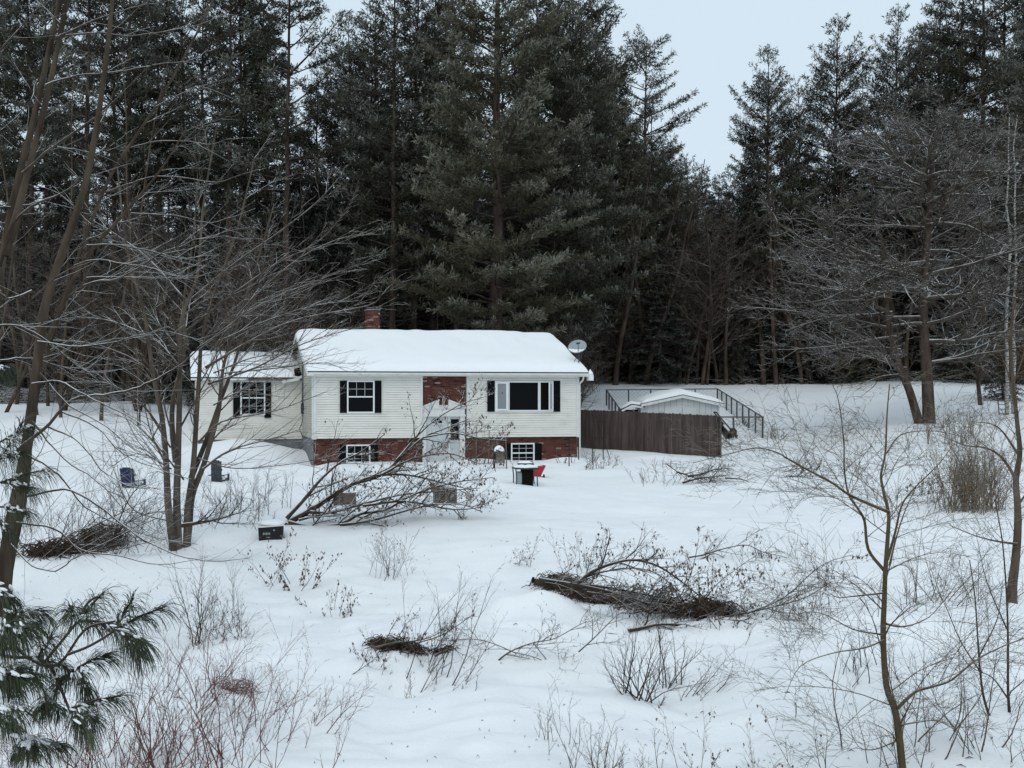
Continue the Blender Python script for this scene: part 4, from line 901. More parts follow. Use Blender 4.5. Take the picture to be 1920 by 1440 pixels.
# denser rows further in
for row, (D0, n, kinds) in enumerate([(76, 26, ['P2', 'P3', 'P4', 'P6', 'S1']), (86, 28, ['P2', 'P5', 'P3', 'S1'])]):
    for i in range(n):
        px = -90 + 2130 * (i + R.uniform(.15, .85)) / n; D = D0 + R.uniform(-4, 4)
        if 1250 < px < 1400: continue
        if px < 500: top = R.uniform(-60, 60) if row == 0 else R.uniform(330, 450); k = R.choice(['P4', 'P3']) if row == 0 else 'S1'
        elif px < 1000: top = R.uniform(10, 120) if row == 0 else R.uniform(200, 330); k = R.choice(kinds)
        elif px < 1250: top = R.uniform(150, 300); k = R.choice(['P5', 'P6', 'S1'])
        else: top = R.uniform(110, 260) if row == 0 else R.uniform(300, 420); k = R.choice(kinds)
        put(k, px, D, HT(top, D, px), None, R.uniform(.85, 1.1))
for D0, n in ((70, 30), (81, 30), (92, 28)):
    for i in range(n):
        px = -100 + 2140 * (i + R.uniform(.1, .9)) / n; D = D0 + R.uniform(-4, 4)
        top = (R.uniform(430, 520) if px < 480 else R.uniform(350, 500)) if not 1230 < px < 1400 else R.uniform(380, 470)
        if px > 1400: top = R.uniform(430, 560)
        put('S2', px, D, HT(top, D, px), None, R.uniform(.9, 1.4))
for D0, n, ta in ((103, 34, 0), (114, 36, 20)):
    for i in range(n):
        px = -100 + 2140 * (i + R.uniform(.1, .9)) / n; D = D0 + R.uniform(-4, 4)
        top = (R.uniform(370, 440) if px < 500 else R.uniform(330, 420) if px < 640 else R.uniform(230, 330) if px < 1230 else R.uniform(350, 400) if px < 1410 else R.uniform(320, 420)) - ta
        put('S1', px, D, HT(top, D, px), None, R.uniform(1.1, 1.5))
for i in range(13):
    px = -30 + 480 * (i + R.random()) / 13; D = R.uniform(94, 100); put('S1', px, D, HT(R.uniform(235, 330), D, px), None, R.uniform(.7, 1.0))
for i in range(12):
    px = 1235 + 170 * (i + R.random()) / 12; D = R.uniform(79.6, 84); put(R.choice(('B1', 'B2')), px, D, R.uniform(11, 17), None, 1.1)
for i in range(26):
    px = 1090 + 640 * (i + R.random()) / 26; put('D1', px, R.uniform(79.6, 84), R.uniform(16, 22) if not 1225 < px < 1410 else 13, None, R.uniform(1.3, 2.4))
# slim bare and dead stems along the edge of the woods
for i in range(46):
    px = -40 + 2000 * (i + R.random()) / 46; D = R.uniform(60, 80) if px > 620 else R.uniform(58, 74)
    if 1700 < px and D < 64: D += 6
    put('D1', px, D, R.uniform(10, 18) if not 1240 < px < 1400 else 9, None, R.uniform(.5, .95))
for px, D, H_, k in ((1215, 64, 12, 'B2'), (1275, 70, 13, 'B2'), (1330, 84, 17, 'B1'), (1300, 92, 18, 'B1'), (1365, 90, 17, 'B2'), (1150, 62, 10, 'B2'), (1235, 60, 9, 'B2'), (1600, 66, 15, 'B1'), (1500, 64, 12, 'B2'), (1660, 60, 12, 'B2'), (1840, 56, 13, 'B2'),
                     (1560, 62, 9, 'B3'), (1450, 66, 9, 'B2'), (1700, 64, 15, 'B1'), (480, 60, 12, 'B2'), (330, 60, 11, 'B2'), (200, 58, 12, 'B2'), (90, 56, 11, 'B2'), (40, 60, 14, 'B1'), (420, 55, 7, 'B3'), (600, 60, 8, 'B3'), (1120, 58, 7, 'B3'), (1890, 60, 14, 'B1'), (260, 54, 9, 'B3'), (120, 54, 8, 'B3'), (555, 62, 11, 'B1'), (1080, 57, 5, 'B3'), (300, 58, 7, 'S2'), (380, 57, 6, 'S2'), (30, 57, 12, 'B2'), (150, 60, 14, 'B1'), (230, 62, 14, 'B1'), (365, 63, 13, 'B1'), (520, 58, 9, 'B3'), (455, 61, 10, 'B2'), (640, 64, 9, 'B2'), (1180, 58, 8, 'B2'), (1280, 62, 8, 'B3'), (1345, 68, 7, 'B3')):
    put(k, px, D, H_)
KN = {'P': ('pine', 'tall snow-dusted pine'), 'S': ('evergreen', 'dark conical evergreen'), 'B': ('bare', 'leafless twiggy tree'), 'D': ('pole', 'thin dead-limbed trunk')}
def region(px):
    return 'left of the house' if px < 370 else 'behind the wing' if px < 560 else 'behind the chimney half' if px < 800 else 'behind the door half' if px < 1085 else 'behind the shed' if px < 1345 else 'between shed and double-trunk tree' if px < 1690 else 'right of the double-trunk tree'
ORD = "first second third fourth fifth sixth seventh eighth ninth tenth eleventh twelfth thirteenth fourteenth fifteenth sixteenth seventeenth eighteenth nineteenth twentieth".split()
gr = {}
for it in ROW: gr.setdefault((it[1][0], region(it[2]), 'nearest' if it[3] < 65 else 'second' if it[3] < 72 else 'third' if it[3] < 82 else 'fourth' if it[3] < 94 else 'fifth' if it[3] < 109 else 'farthest'), []).append(it)
for (k, rg_, dp), L_ in gr.items():
    L_.sort(key=lambda t: t[2])
    for i, (o, kk, px, D) in enumerate(L_):
        extra = f", {ORD[i]} from left" if len(L_) > 1 else ""
        o["label"] = f"{KN[k][1]} {rg_}, {dp} row{extra}"
        o["group"] = {'P': "pines in the woods behind the house", 'S': "dark evergreens in the woods", 'B': "leafless trees at the woods edge", 'D': "thin trunks in the woods"}[k]
ROW[0][0]["label"] = "broad olive pine towering straight behind the house roof, largest of the pines"
# ------------------------------------------------------------------ double-trunk tree on the right
R = random.Random(8); x, y, z = gp(1738, 794)
dt_ = empty("double_trunk_tree", (x, y, z), 0, "big leafless tree with two dark trunks and snowy sinuous limbs on the right", "bare tree")
T, B = Tubes(), Tubes(); k_ = y / F
def LL(px, py, dy=0.0): return ((px - 1738) * k_, dy, (794 - py) * k_)
QS = dict(n=[8, 7, 6, 4], wig=[.10, .13, .15, .18], trop=[-.0, .012, .01, .0], kids=[11, 7, 4, 0], t0=[.12, .15, .2, 0], ang=[50, 42, 42, 0], kl=[.52, .5, .5, 0], kr=[.05, .026, .013, 0], tap=[.8, .85, .8, .7], sides=[6, 5, 4, 3], rmin=.0075, up=.55)
guided(T, [LL(1728, 810), LL(1722, 790), LL(1706, 735), LL(1688, 690), LL(1668, 620), LL(1655, 560, -.3), LL(1645, 470, -.4)], .23, .09, R, sides=10)
guided(T, [LL(1745, 812), LL(1742, 790), LL(1738, 700), LL(1735, 600, .2), LL(1738, 500, .2), LL(1745, 400, .1), LL(1748, 300)], .33, .10, R, sides=12)
QL = dict(QS); lim = []
for (base, sgn, ys_, ln) in (((1700, .0), -1, (700, 660, 625, 590, 560, 520, 490), 6.2), ((1738, .1), 1, (690, 640, 600, 560, 520, 480, 430, 380, 330), 5.8), ((1738, .1), -1, (600, 540, 480, 420, 360, 320), 6.0)):
    for py in ys_:
        for rep in range(2):
            px0 = base[0] if base[0] > 1710 else 1722 - (794 - py) * .24
            a = (math.pi if sgn < 0 else 0) + R.uniform(-1.2, 1.2); e = R.uniform(-.15, .3) + (.35 if py < 420 else 0)
            d = (math.cos(a) * math.cos(e), math.sin(a) * math.cos(e), math.sin(e))
            grow(B, LL(px0, py + R.uniform(-12, 12), base[1]), d, ln * R.uniform(.65, 1.1), R.uniform(.06, .11), 0, QS, R)
for ax in range(14):
    a = R.uniform(0, 6.28); e = R.uniform(.5, 1.2); d = (math.cos(a) * math.cos(e), math.sin(a) * math.cos(e), math.sin(e))
    grow(B, LL(1742, R.uniform(300, 480), .1), d, R.uniform(3, 4.6), .05, 0, QS, R)
T.build("trunk", M['pinetrunk'], dt_); B.build("crown", M['bareg'], dt_)
# birch pair at far right
for px, lab, D, rz_ in ((1888, "pale birch stem, left one of the pair at the far right", 52, 0), (1901, "pale birch stem, right one of the pair at the far right", 52.5, 2)):
    x = (px - CX) / F * D; R = random.Random(px); bt = empty("birch_tree", (x, D, gz(x, D)), 0, lab, "birch tree", "pair of birches"); T, B = Tubes(), Tubes(); n = 10
    pts = [(R.gauss(0, .05) + .01 * i, R.gauss(0, .05), -.3 + 15 * i / n) for i in range(n + 1)]; rad = [.1 * (1 - .85 * i / n) for i in range(n + 1)]
    T.add(pts, rad, 7); kids(B, pts, rad, [(0, 0, 1)] * (n + 1), 15, 0, dict(QT, kids=[22, 6, 4, 0], kl=[.25, .45, .45, 0], ang=[62, 40, 40, 0], t0=[.3, .2, .2, 0]), R)
    T.build("trunk", M['birch'], bt); B.build("crown", M['twigd'], bt)
# ------------------------------------------------------------------ clump tree left of the house
R = random.Random(21); x, y, z = gp(337, 1027)
ct = empty("clump_tree", (x, y, z), 0, "leafless tree of several stems from one thick base, standing before the wing", "bare tree")
T, B = Tubes(), Tubes(); k_ = y / F
def LC(px, py, dy=0.0): return ((px - 337) * k_, dy, (1027 - py) * k_)
QC = dict(n=[8, 6, 5, 4], wig=[.05, .07, .09, .12], trop=[.03, .02, .015, .01], kids=[8, 7, 5, 0], t0=[.15, .12, .15, 0], ang=[38, 30, 30, 0], kl=[.5, .5, .5, 0], kr=[.03, .012, .006, 0], tap=[.85, .85, .8, .7], sides=[6, 5, 4, 3], rmin=.0035, up=.7)
stems = [([(330, 1045), (325, 1000), (320, 940), (319, 860), (314, 780), (300, 700), (290, 600), (262, 480), (250, 330)], .11, .016),
         ([(335, 1045), (334, 990), (334, 930), (338, 850), (342, 760), (345, 680), (350, 600), (380, 520), (392, 400), (420, 250)], .11, .016),
         ([(350, 1045), (350, 1000), (352, 950), (362, 880), (368, 800), (375, 700), (380, 640), (400, 560), (445, 440), (480, 300)], .10, .016),
         ([(345, 1045), (352, 990), (358, 930), (380, 870), (405, 780), (410, 740), (417, 680), (440, 610), (475, 500), (510, 380)], .095, .014),
         ([(352, 900), (372, 850), (390, 800), (408, 745), (432, 680), (455, 600), (480, 520), (495, 420)], .07, .012),
         ([(320, 870), (310, 800), (312, 740), (330, 650), (325, 560), (340, 430), (345, 300)], .08, .012)]
for i, (st, r0, r1) in enumerate(stems):
    guided(T, [LC(px, py, (-.12 + .08 * i) + .0012 * (1027 - py) * (i - 2.5) * .6) for px, py in st], r0, r1, R, sides=9)
    guided(B, [LC(px, py, (-.12 + .08 * i) + .0012 * (1027 - py) * (i - 2.5) * .6) for px, py in st], r0 * .5, r1 * .5, R, QC, 0, 11, 4.6, sides=3, t0=.35)
# traced long limbs reaching to the right over the wing and roof
LMB = [([(372, 830), (420, 790), (520, 770), (615, 735)], .03), ([(380, 880), (430, 845), (520, 820), (560, 806)], .032), ([(400, 760), (450, 735), (520, 745)], .02), ([(385, 690), (470, 640), (560, 600), (690, 575), (720, 550)], .035), ([(390, 720), (480, 690), (560, 650), (620, 630), (680, 615)], .03),
       ([(380, 640), (440, 600), (520, 560), (600, 530), (680, 500)], .03), ([(420, 700), (520, 690), (600, 680), (640, 690)], .022), ([(350, 620), (430, 560), (520, 500), (600, 460), (660, 400)], .032), ([(360, 560), (440, 490), (520, 430), (590, 370), (640, 310)], .03), ([(345, 900), (300, 840), (250, 790), (200, 770)], .025),
       ([(320, 840), (270, 760), (210, 720), (160, 715)], .022), ([(318, 910), (295, 870), (250, 830), (215, 770)], .025), ([(322, 880), (262, 850), (205, 880)], .02), ([(345, 700), (290, 640), (200, 600), (120, 590)], .03), ([(345, 560), (270, 480), (200, 430), (150, 400)], .028),
       ([(372, 860), (440, 880), (560, 870), (650, 850)], .018), ([(330, 980), (250, 960), (215, 915), (200, 930)], .022), ([(318, 800), (290, 700), (200, 650), (100, 640)], .02),
       ([(395, 660), (470, 560), (560, 480), (640, 440), (700, 430)], .024), ([(410, 640), (500, 600), (590, 570), (670, 560)], .024), ([(400, 700), (470, 670), (540, 660), (600, 640)], .02)]
for i, (tr_, r0) in enumerate(LMB):
    sg = R.choice((-1, 1)) * R.uniform(.3, 1.3)
    guided(B, [LC(px, py, sg * j / len(tr_)) for j, (px, py) in enumerate(tr_)], r0, .006, R, dict(QC, trop=[.01] * 4), 1, 13, 2.8, sides=5, t0=.1)
T.build("stem", M['bark_c'], ct); B.build("crown", M['bark_c'], ct)
# reddish leafless tree behind it
R = random.Random(5); x, y, z = gp(470, 800)
rt_ = bare_proto("bare_tree", 35, 9.5, .09, dict(QT, kids=[16, 9, 6, 0], t0=[.2, .15, .15, 0], kl=[.42, .45, .5, 0], ang=[36, 34, 32, 0]), M['twigd'], (-6.2, 49, gz(-6.2, 49)), stems=4, spread=.4); rt_["label"] = "reddish-brown leafless tree fanning up just behind the wing roof"
# ------------------------------------------------------------------ leaning trees at the left edge
R = random.Random(41)
def lean_tree(label, base, D, stems, limbs, seed, mt='bark_l', dsp=1.6, nk=9, nk2=4):
    R = random.Random(seed); x = (base[0] - CX) / F * D; z = gz(x, D); yy = EYE - (base[1] - HY) * D / F
    t = empty("leaning_tree", (x, D, z), 0, label, "bare tree"); T, B = Tubes(), Tubes(); k = D / F
    def Lx(px, py, dy=0.0): f = (D + dy) / F; return ((px - CX) * f - x, dy, EYE - (py - HY) * f - z)
    Q = dict(n=[7, 6, 5, 4], wig=[.06, .07, .09, .1], trop=[.02, .01, 0.0, .0], kids=[7, 6, 4, 0], t0=[.15, .15, .15, 0], ang=[42, 36, 34, 0], kl=[.5, .5, .5, 0], kr=[.02, .009, .005, 0], tap=[.85, .85, .8, .7], sides=[5, 4, 3, 3], rmin=.0028, up=.6)
    for si, (st, r0, r1, dy) in enumerate(stems):
        st = [Lx(px, py, dy * j / len(st)) for j, (px, py) in enumerate(st)]; st = ([(st[0][0], st[0][1], min(st[0][2], -.25))] if si == 0 else []) + st
        guided(T, st, r0, r1, R, sides=9); guided(B, st, r0 * .4, r1 * .4, R, Q, 1, nk, 3.2, sides=3, t0=.3)
    for lm, r0 in limbs:
        dy = R.uniform(-dsp, dsp); guided(B, [Lx(px, py, dy * (j + .2) / len(lm)) for j, (px, py) in enumerate(lm)], r0, .0045, R, Q, 2, nk2, 2.3, sides=6, t0=.1, jit=.006)
    T.build("trunk", M[mt], t); B.build("crown", M[mt], t); return t
lean_tree("brown tree leaning right from the left edge with long snow-lined limbs", (5, 1160), 16.5,
    [([(6, 1120), (12, 1040), (28, 950), (48, 850), (66, 720), (84, 578), (125, 450), (158, 354), (179, 250), (200, 104), (215, -40)], .14, .03, .6)],
    [([(104, 583), (158, 535), (225, 521), (312, 471), (367, 450), (429, 442)], .022), ([(162, 521), (233, 519), (304, 521), (371, 521)], .014), ([(162, 460), (225, 460), (292, 473), (350, 485), (400, 470)], .014), ([(60, 560), (125, 506), (175, 487), (233, 494), (292, 504), (342, 521)], .016),
     ([(60, 545), (20, 560), (0, 546), (-40, 530)], .02), ([(16, 858), (78, 807), (136, 749), (194, 741), (249, 729), (296, 710), (346, 679), (373, 652), (432, 609), (480, 570), (560, 530)], .03), ([(0, 610), (40, 612), (90, 640), (150, 690), (200, 700)], .018), ([(0, 676), (60, 672), (120, 690), (180, 705)], .018),
     ([(60, 720), (110, 715), (160, 742), (220, 770), (270, 800), (312, 850)], .02), ([(50, 930), (120, 918), (180, 945), (250, 1000), (330, 1040), (400, 1052), (470, 1045)], .022), ([(30, 980), (100, 990), (150, 1030), (220, 1042), (300, 1058), (390, 1045)], .02),
     ([(20, 1020), (60, 1060), (105, 1070), (150, 1040), (250, 990), (330, 930)], .016), ([(90, 800), (150, 830), (190, 880), (240, 910), (300, 915)], .018), ([(110, 770), (180, 800), (230, 850), (300, 880), (360, 900)], .014), ([(75, 700), (130, 760), (200, 800), (260, 850), (320, 870)], .016), ([(60, 790), (120, 860), (180, 900), (240, 960), (300, 1000)], .016), ([(48, 850), (110, 890), (160, 950), (240, 990), (300, 1010), (370, 1020)], .015), ([(70, 640), (150, 650), (220, 640), (300, 620), (380, 640)], .016)], 51, nk2=13)
lean_tree("double-stemmed tree rising at the far left beyond the frame's top", (-25, 1100), 18.0,
    [([(-25, 1090), (-20, 900), (-15, 700), (0, 520), (25, 375), (67, 208), (104, 40), (125, -60)], .105, .04, .8), ([(10, 480), (45, 350), (84, 200), (118, 40), (135, -60)], .07, .035, .8)],
    [([(104, 69), (171, 62), (233, 67), (292, 62), (375, 46), (430, 20)], .02), ([(112, 67), (200, 29), (260, 12), (325, 0)], .02), ([(85, 160), (146, 142), (221, 135), (292, 121), (362, 112), (392, 92)], .02), ([(42, 325), (100, 275), (167, 229), (200, 204), (271, 133), (300, 112)], .03),
     ([(96, 275), (137, 279), (179, 287), (200, 270)], .018), ([(0, 500), (20, 430), (60, 385), (117, 362), (167, 321), (192, 287), (220, 265)], .03), ([(-20, 388), (33, 387), (75, 377), (110, 364)], .02), ([(0, 95), (40, 50), (60, 28), (90, 45)], .015), ([(70, 150), (50, 200), (0, 245)], .015)], 52)
lean_tree("slim dark sapling leaning right across the upper left woods", (40, 1080), 19.5,
    [([(20, 1070), (52, 900), (60, 760), (95, 640), (120, 560), (192, 362), (245, 270), (292, 200), (358, 83), (400, 0), (420, -50)], .055, .015, .5), ([(90, 640), (150, 500), (233, 400), (300, 320), (350, 240)], .05, .012, -.8)],
    [([(246, 277), (292, 265), (354, 265), (396, 271), (433, 258)], .015), ([(200, 360), (250, 342), (287, 331), (342, 333), (408, 342), (458, 325), (500, 315)], .017), ([(162, 450), (200, 433), (233, 400), (292, 362), (308, 352)], .015), ([(246, 400), (292, 402), (333, 404), (375, 415), (408, 415), (479, 392)], .017),
     ([(292, 200), (350, 170), (420, 150)], .012), ([(170, 420), (130, 380), (100, 350)], .012)], 53)
for i, (bx0, by0, D, tx, lab, r0) in enumerate(((-20, 775, 50, 90, "slender stem at the left frame edge where the woods begin", .11), (110, 772, 51, 150, "slender upright stem at the woods edge above the hollow on the left", .10), (190, 770, 50, 330, "slender stem leaning right at the woods edge above the navy chair", .11), (60, 770, 52, -20, "slender stem at the left woods edge leaning out of the frame", .11), (262, 768, 49, 230, "slender pale stem just left of the clump tree at the woods edge", .09), (20, 772, 53, 240, "long slim stem leaning far right across the left woods", .12))):
    R3 = random.Random(200 + i); st = [(bx0 + (tx - bx0) * t + R3.gauss(0, 5), by0 - (by0 - 90) * t) for t in (0, .12, .28, .45, .62, .8, 1)]
    lean_tree(lab, (bx0, by0), D, [(st, r0, .02, .4)], [], 210 + i, mt='bback', nk=30)
# ------------------------------------------------------------------ fallen tree before the house
R = random.Random(61); x, y, z = gp(537, 984)
fl_ = empty("fallen_tree", (x, y, z), 0, "fallen leafless tree with snowy limbs spread across the yard before the door", "fallen tree")
B = Tubes(); tips = []; k_ = y / F
def LF(px, py, dy=0.0): f = (y + dy) / F; return ((px - CX) * f - x, dy, EYE - (py - HY) * f - z)
QF = dict(n=[7, 6, 5, 4], wig=[.07, .10, .13, .16], trop=[.0, -.01, -.02, -.03], kids=[6, 6, 5, 0], t0=[.1, .12, .15, 0], ang=[40, 42, 44, 0], kl=[.5, .5, .5, 0], kr=[.02, .010, .006, 0], tap=[.85, .85, .8, .7], sides=[5, 5, 4, 3], rmin=.0038, up=.55)
for lm, r0, dy, nk in (([(537, 985), (545, 977), (581, 957), (621, 931), (662, 907), (715, 890), (760, 850), (794, 820), (830, 805), (880, 785)], .075, .9, 14), ([(537, 972), (575, 931), (604, 896), (642, 864), (675, 848), (720, 815)], .045, .5, 10),
        ([(581, 960), (621, 960), (680, 945), (750, 928), (837, 920), (900, 915)], .04, 1.2, 16), ([(540, 979), (575, 986), (633, 984), (677, 963), (721, 957), (780, 925), (850, 905), (925, 895)], .05, .4, 16), ([(650, 912), (700, 893), (760, 890), (830, 905), (890, 920)], .04, 1.5, 16),
        ([(715, 890), (770, 862), (840, 850), (900, 870)], .03, 1.8, 12), ([(637, 984), (700, 975), (790, 950), (860, 945), (905, 960)], .03, .2, 14), ([(794, 820), (850, 812), (900, 822), (950, 826)], .018, 1.4, 7), ([(740, 866), (800, 800), (860, 760), (905, 745)], .02, 1.5, 9),
        ([(560, 975), (600, 965), (650, 955)], .03, .1, 5), ([(575, 998), (600, 970), (640, 925), (665, 900)], .02, -.1, 6), ([(680, 948), (760, 940), (850, 955), (910, 950)], .03, .7, 14)):
    guided(B, [LF(px, py, dy * j / len(lm)) for j, (px, py) in enumerate(lm)], r0 * 1.3, .01, R, QF, 0, nk, 2.6, sides=7, tips=tips, t0=.12)
B.build("limbs", M['bark_l'], fl_)
def leaves(name, parent, tips, n, size, R, hang=True, mt='leaf'):
    V = []; q = []
    L_ = [t for t in tips if t[1] != 9] or tips
    for i in range(n):
        pts, _ = R.choice(L_); p = R.choice(pts[1:]); a = R.uniform(0, 6.28); s = size * R.uniform(.6, 1.3)
        d = unit((math.cos(a) * .5, math.sin(a) * .5, -1 if hang else R.uniform(-1, .6))); sd_ = (-math.sin(a), math.cos(a), R.uniform(-.4, .4)); w = s * .3
        c = tuple(p[j] + d[j] * s * .5 for j in range(3))
        b_ = len(V); V += [p, tuple(c[j] + sd_[j] * w for j in range(3)), tuple(p[j] + d[j] * s for j in range(3)), tuple(c[j] - sd_[j] * w + (.01 if j == 2 else 0) for j in range(3))]; q.append((b_, b_ + 1, b_ + 2, b_ + 3))
    return np_mesh(name, np.array(V), np.array(q), M[mt], parent, smooth=False)
leaves("leaves", fl_, tips, 1500, .07, R)
# ------------------------------------------------------------------ arched brush heap and other downed limbs
def heap(name, px, py, label, cat, parts, seed, mt='twigd', QQ=None, leaf=0, leafs=.05, nkL=1.6, lv=1, group=None):
    R = random.Random(seed); x, y, z = gp(px, py); o = empty(name, (x, y, z), 0, label, cat, group); B = Tubes(); tips = []
    Q = QQ or dict(n=[6, 6, 5, 4], wig=[.08, .11, .14, .18], trop=[.0, -.01, -.01, -.01], kids=[6, 6, 4, 0], t0=[.1, .12, .1, 0], ang=[42, 45, 46, 0], kl=[.5, .5, .5, 0], kr=[.015, .008, .005, 0], tap=[.85, .85, .8, .7], sides=[5, 4, 3, 3], rmin=.0028, up=.5)
    def Lh(a, b_, dy): f = (y + dy) / F; return ((a - CX) * f - x, dy, EYE - (b_ - HY) * f - z)
    for lm, r0, dy, nk in parts:
        guided(B, [Lh(a, b_, dy * j / len(lm)) for j, (a, b_) in enumerate(lm)], r0, max(.004, r0 * .15), R, Q, 0 if nk > 5 else lv, nk, nkL, sides=7, tips=tips, t0=.08)
    B.build("branches", M[mt], o)
    if leaf: leaves("leaves", o, tips, leaf, leafs, R)
    return o
hp_ = heap("brush_heap", 1120, 1150, "large heap of brown brush with a thick log under an arching limb", "brush heap",
    [([(999, 1089), (1020, 1092), (1060, 1096), (1110, 1098), (1160, 1105), (1230, 1118)], .07, .3, 8), ([(1010, 1086), (1100, 1100), (1180, 1120), (1270, 1150), (1340, 1160)], .04, .1, 12),
     ([(1085, 1092), (1110, 1072), (1150, 1056), (1190, 1050), (1235, 1062), (1280, 1092), (1320, 1125), (1345, 1150)], .036, .3, 16), ([(1080, 1090), (1120, 1075), (1180, 1065), (1230, 1075), (1270, 1110), (1290, 1150)], .018, .6, 14),
     ([(1150, 1140), (1220, 1130), (1300, 1145), (1380, 1150)], .02, .2, 16), ([(1180, 1150), (1260, 1135), (1340, 1120), (1400, 1100)], .016, .4, 14), ([(1100, 1110), (1150, 1120), (1200, 1145)], .02, -.1, 12), ([(1240, 1160), (1280, 1110), (1300, 1060), (1310, 1010)], .01, .3, 8), ([(1300, 1160), (1340, 1100), (1390, 1060), (1420, 1040)], .01, .3, 9)], 71, 'litter' and 'twigd', leaf=1100, leafs=.055)
heap("downed_limb", 1190, 1188, "pale snow-topped limb lying right below the large brush heap", "fallen limb",
    [([(1178, 1182), (1200, 1178), (1240, 1170), (1290, 1172), (1340, 1162), (1400, 1148), (1450, 1138), (1510, 1120), (1560, 1090)], .034, .2, 18), ([(1120, 1192), (1140, 1188), (1160, 1190)], .03, 0, 0), ([(1340, 1162), (1400, 1165), (1460, 1180), (1520, 1200)], .014, -.3, 9), ([(1400, 1150), (1470, 1120), (1540, 1060), (1600, 1040)], .014, .3, 9), ([(1275, 1175), (1290, 1183), (1302, 1190)], .012, 0, 2)], 72, 'twigd', leaf=160)
heap("downed_limb", 1312, 1050, "dark forked limb arching over snow above the brush heap's right end", "fallen limb",
    [([(1292, 1045), (1320, 1040), (1360, 1028), (1400, 1022), (1430, 1035), (1470, 1044), (1510, 1055)], .02, .3, 10), ([(1312, 1050), (1340, 1038), (1366, 1052)], .018, .1, 3), ([(1384, 1058), (1420, 1056), (1460, 1060), (1500, 1068)], .016, .1, 5)], 73)
heap("brush_heap", 1325, 905, "low heap of dark forked branches on the snow below the fence end", "brush heap",
    [([(1290, 893), (1320, 888), (1340, 880), (1372, 878)], .045, .3, 9), ([(1280, 905), (1310, 897), (1345, 893), (1385, 892)], .04, .2, 9), ([(1360, 896), (1385, 898), (1405, 903)], .035, 0, 4), ([(1270, 885), (1300, 895), (1330, 910)], .03, .2, 8), ([(1325, 912), (1340, 890), (1360, 870)], .03, .5, 7), ([(1250, 870), (1270, 885), (1290, 900)], .02, .4, 6)], 74, leaf=60)
heap("brush_heap", 1500, 895, "tangled heap of fine twigs in the open snow right of the forked heap", "brush heap",
    [([(1470, 885), (1500, 878), (1530, 880), (1555, 888)], .02, .3, 12), ([(1490, 900), (1505, 885), (1525, 875)], .02, .2, 10), ([(1530, 882), (1540, 868), (1540, 858)], .02, 0, 1), ([(1465, 895), (1500, 893), (1550, 892)], .02, .2, 10)], 75, leaf=80)
heap("downed_limb", 933, 1240, "dark crooked branch arching up from the snow left of the lower centre", "fallen limb",
    [([(933, 1246), (935, 1238), (960, 1220), (1000, 1205), (1040, 1197), (1080, 1175), (1100, 1165)], .014, .1, 9), ([(968, 1225), (920, 1205), (880, 1198), (840, 1202)], .008, .3, 8), ([(1085, 1222), (1115, 1195), (1150, 1160), (1170, 1145)], .012, .3, 7), ([(1000, 1206), (1040, 1255), (1055, 1275)], .007, -.1, 6), ([(960, 1222), (1010, 1235), (1060, 1262)], .007, -.1, 5)], 76, 'twigd')
heap("brush_heap", 105, 1040, "dark brush and a buried log in the hollow left of the clump tree", "brush heap",
    [([(65, 1042), (110, 1030), (160, 1022), (200, 1022)], .07, .3, 6), ([(80, 1045), (150, 1000), (230, 960), (290, 930)], .02, .6, 12), ([(190, 1030), (240, 980), (300, 960), (330, 990)], .02, .4, 12), ([(130, 1035), (220, 1030), (300, 1010)], .02, .4, 12), ([(210, 1020), (230, 960), (260, 915), (310, 920)], .02, .6, 10), ([(340, 985), (400, 975), (460, 958)], .05, .6, 12)], 77, nkL=2.2)
heap("brush_heap", 770, 1230, "small dark mound of leaves and stems at the bank's foot", "brush heap",
    [([(700, 1215), (740, 1205), (790, 1200), (840, 1180)], .014, .1, 8), ([(740, 1232), (770, 1210), (830, 1190), (890, 1150)], .012, .2, 8), ([(815, 1230), (840, 1218), (860, 1214)], .02, .1, 2)], 78, 'twig', leaf=150, leafs=.035, nkL=1.0)
hb = MB(); 
# ------------------------------------------------------------------ willow sapling and other right-hand saplings
def sapling(name, px, py, label, cat, D, traces, seed, mt, Q, nkL, group=None, leaf=0, lv=1):
    R = random.Random(seed); x = (px - CX) / F * D; z = gz(x, D); o = empty(name, (x, D, z), 0, label, cat, group); T, B = Tubes(), Tubes(); tips = []
    def Ls(a, b_, dy): f = (D + dy) / F; return ((a - CX) * f - x, dy, EYE - (b_ - HY) * f - z)
    for i, (lm, r0, r1, dy, nk) in enumerate(traces):
        pts = [Ls(a, b_, dy * j / len(lm)) for j, (a, b_) in enumerate(lm)]
        if i == 0: pts = [(pts[0][0], pts[0][1], -.2)] + pts
        guided(T if i == 0 else B, pts, r0, r1, R, sides=8 if i == 0 else 6)
        if nk: guided(B, pts, r0 * .4, r1 * .4, R, Q, lv, nk, nkL, sides=3, tips=tips, t0=.15)
    T.build("trunk", M[mt], o); B.build("crown", M[mt], o)
    if leaf: leaves("leaves", o, tips, leaf, .035, R)
    return o
QW = dict(n=[8, 9, 7, 5], wig=[.04, .06, .07, .07], trop=[-.03, -.05, -.06, -.05], kids=[6, 8, 5, 0], t0=[.1, .12, .2, 0], ang=[50, 42, 38, 0], kl=[.5, .62, .55, 0], kr=[.008, .0042, .0026, 0], tap=[.8, .8, .8, .7], sides=[5, 4, 3, 3], rmin=.0018, up=.8)
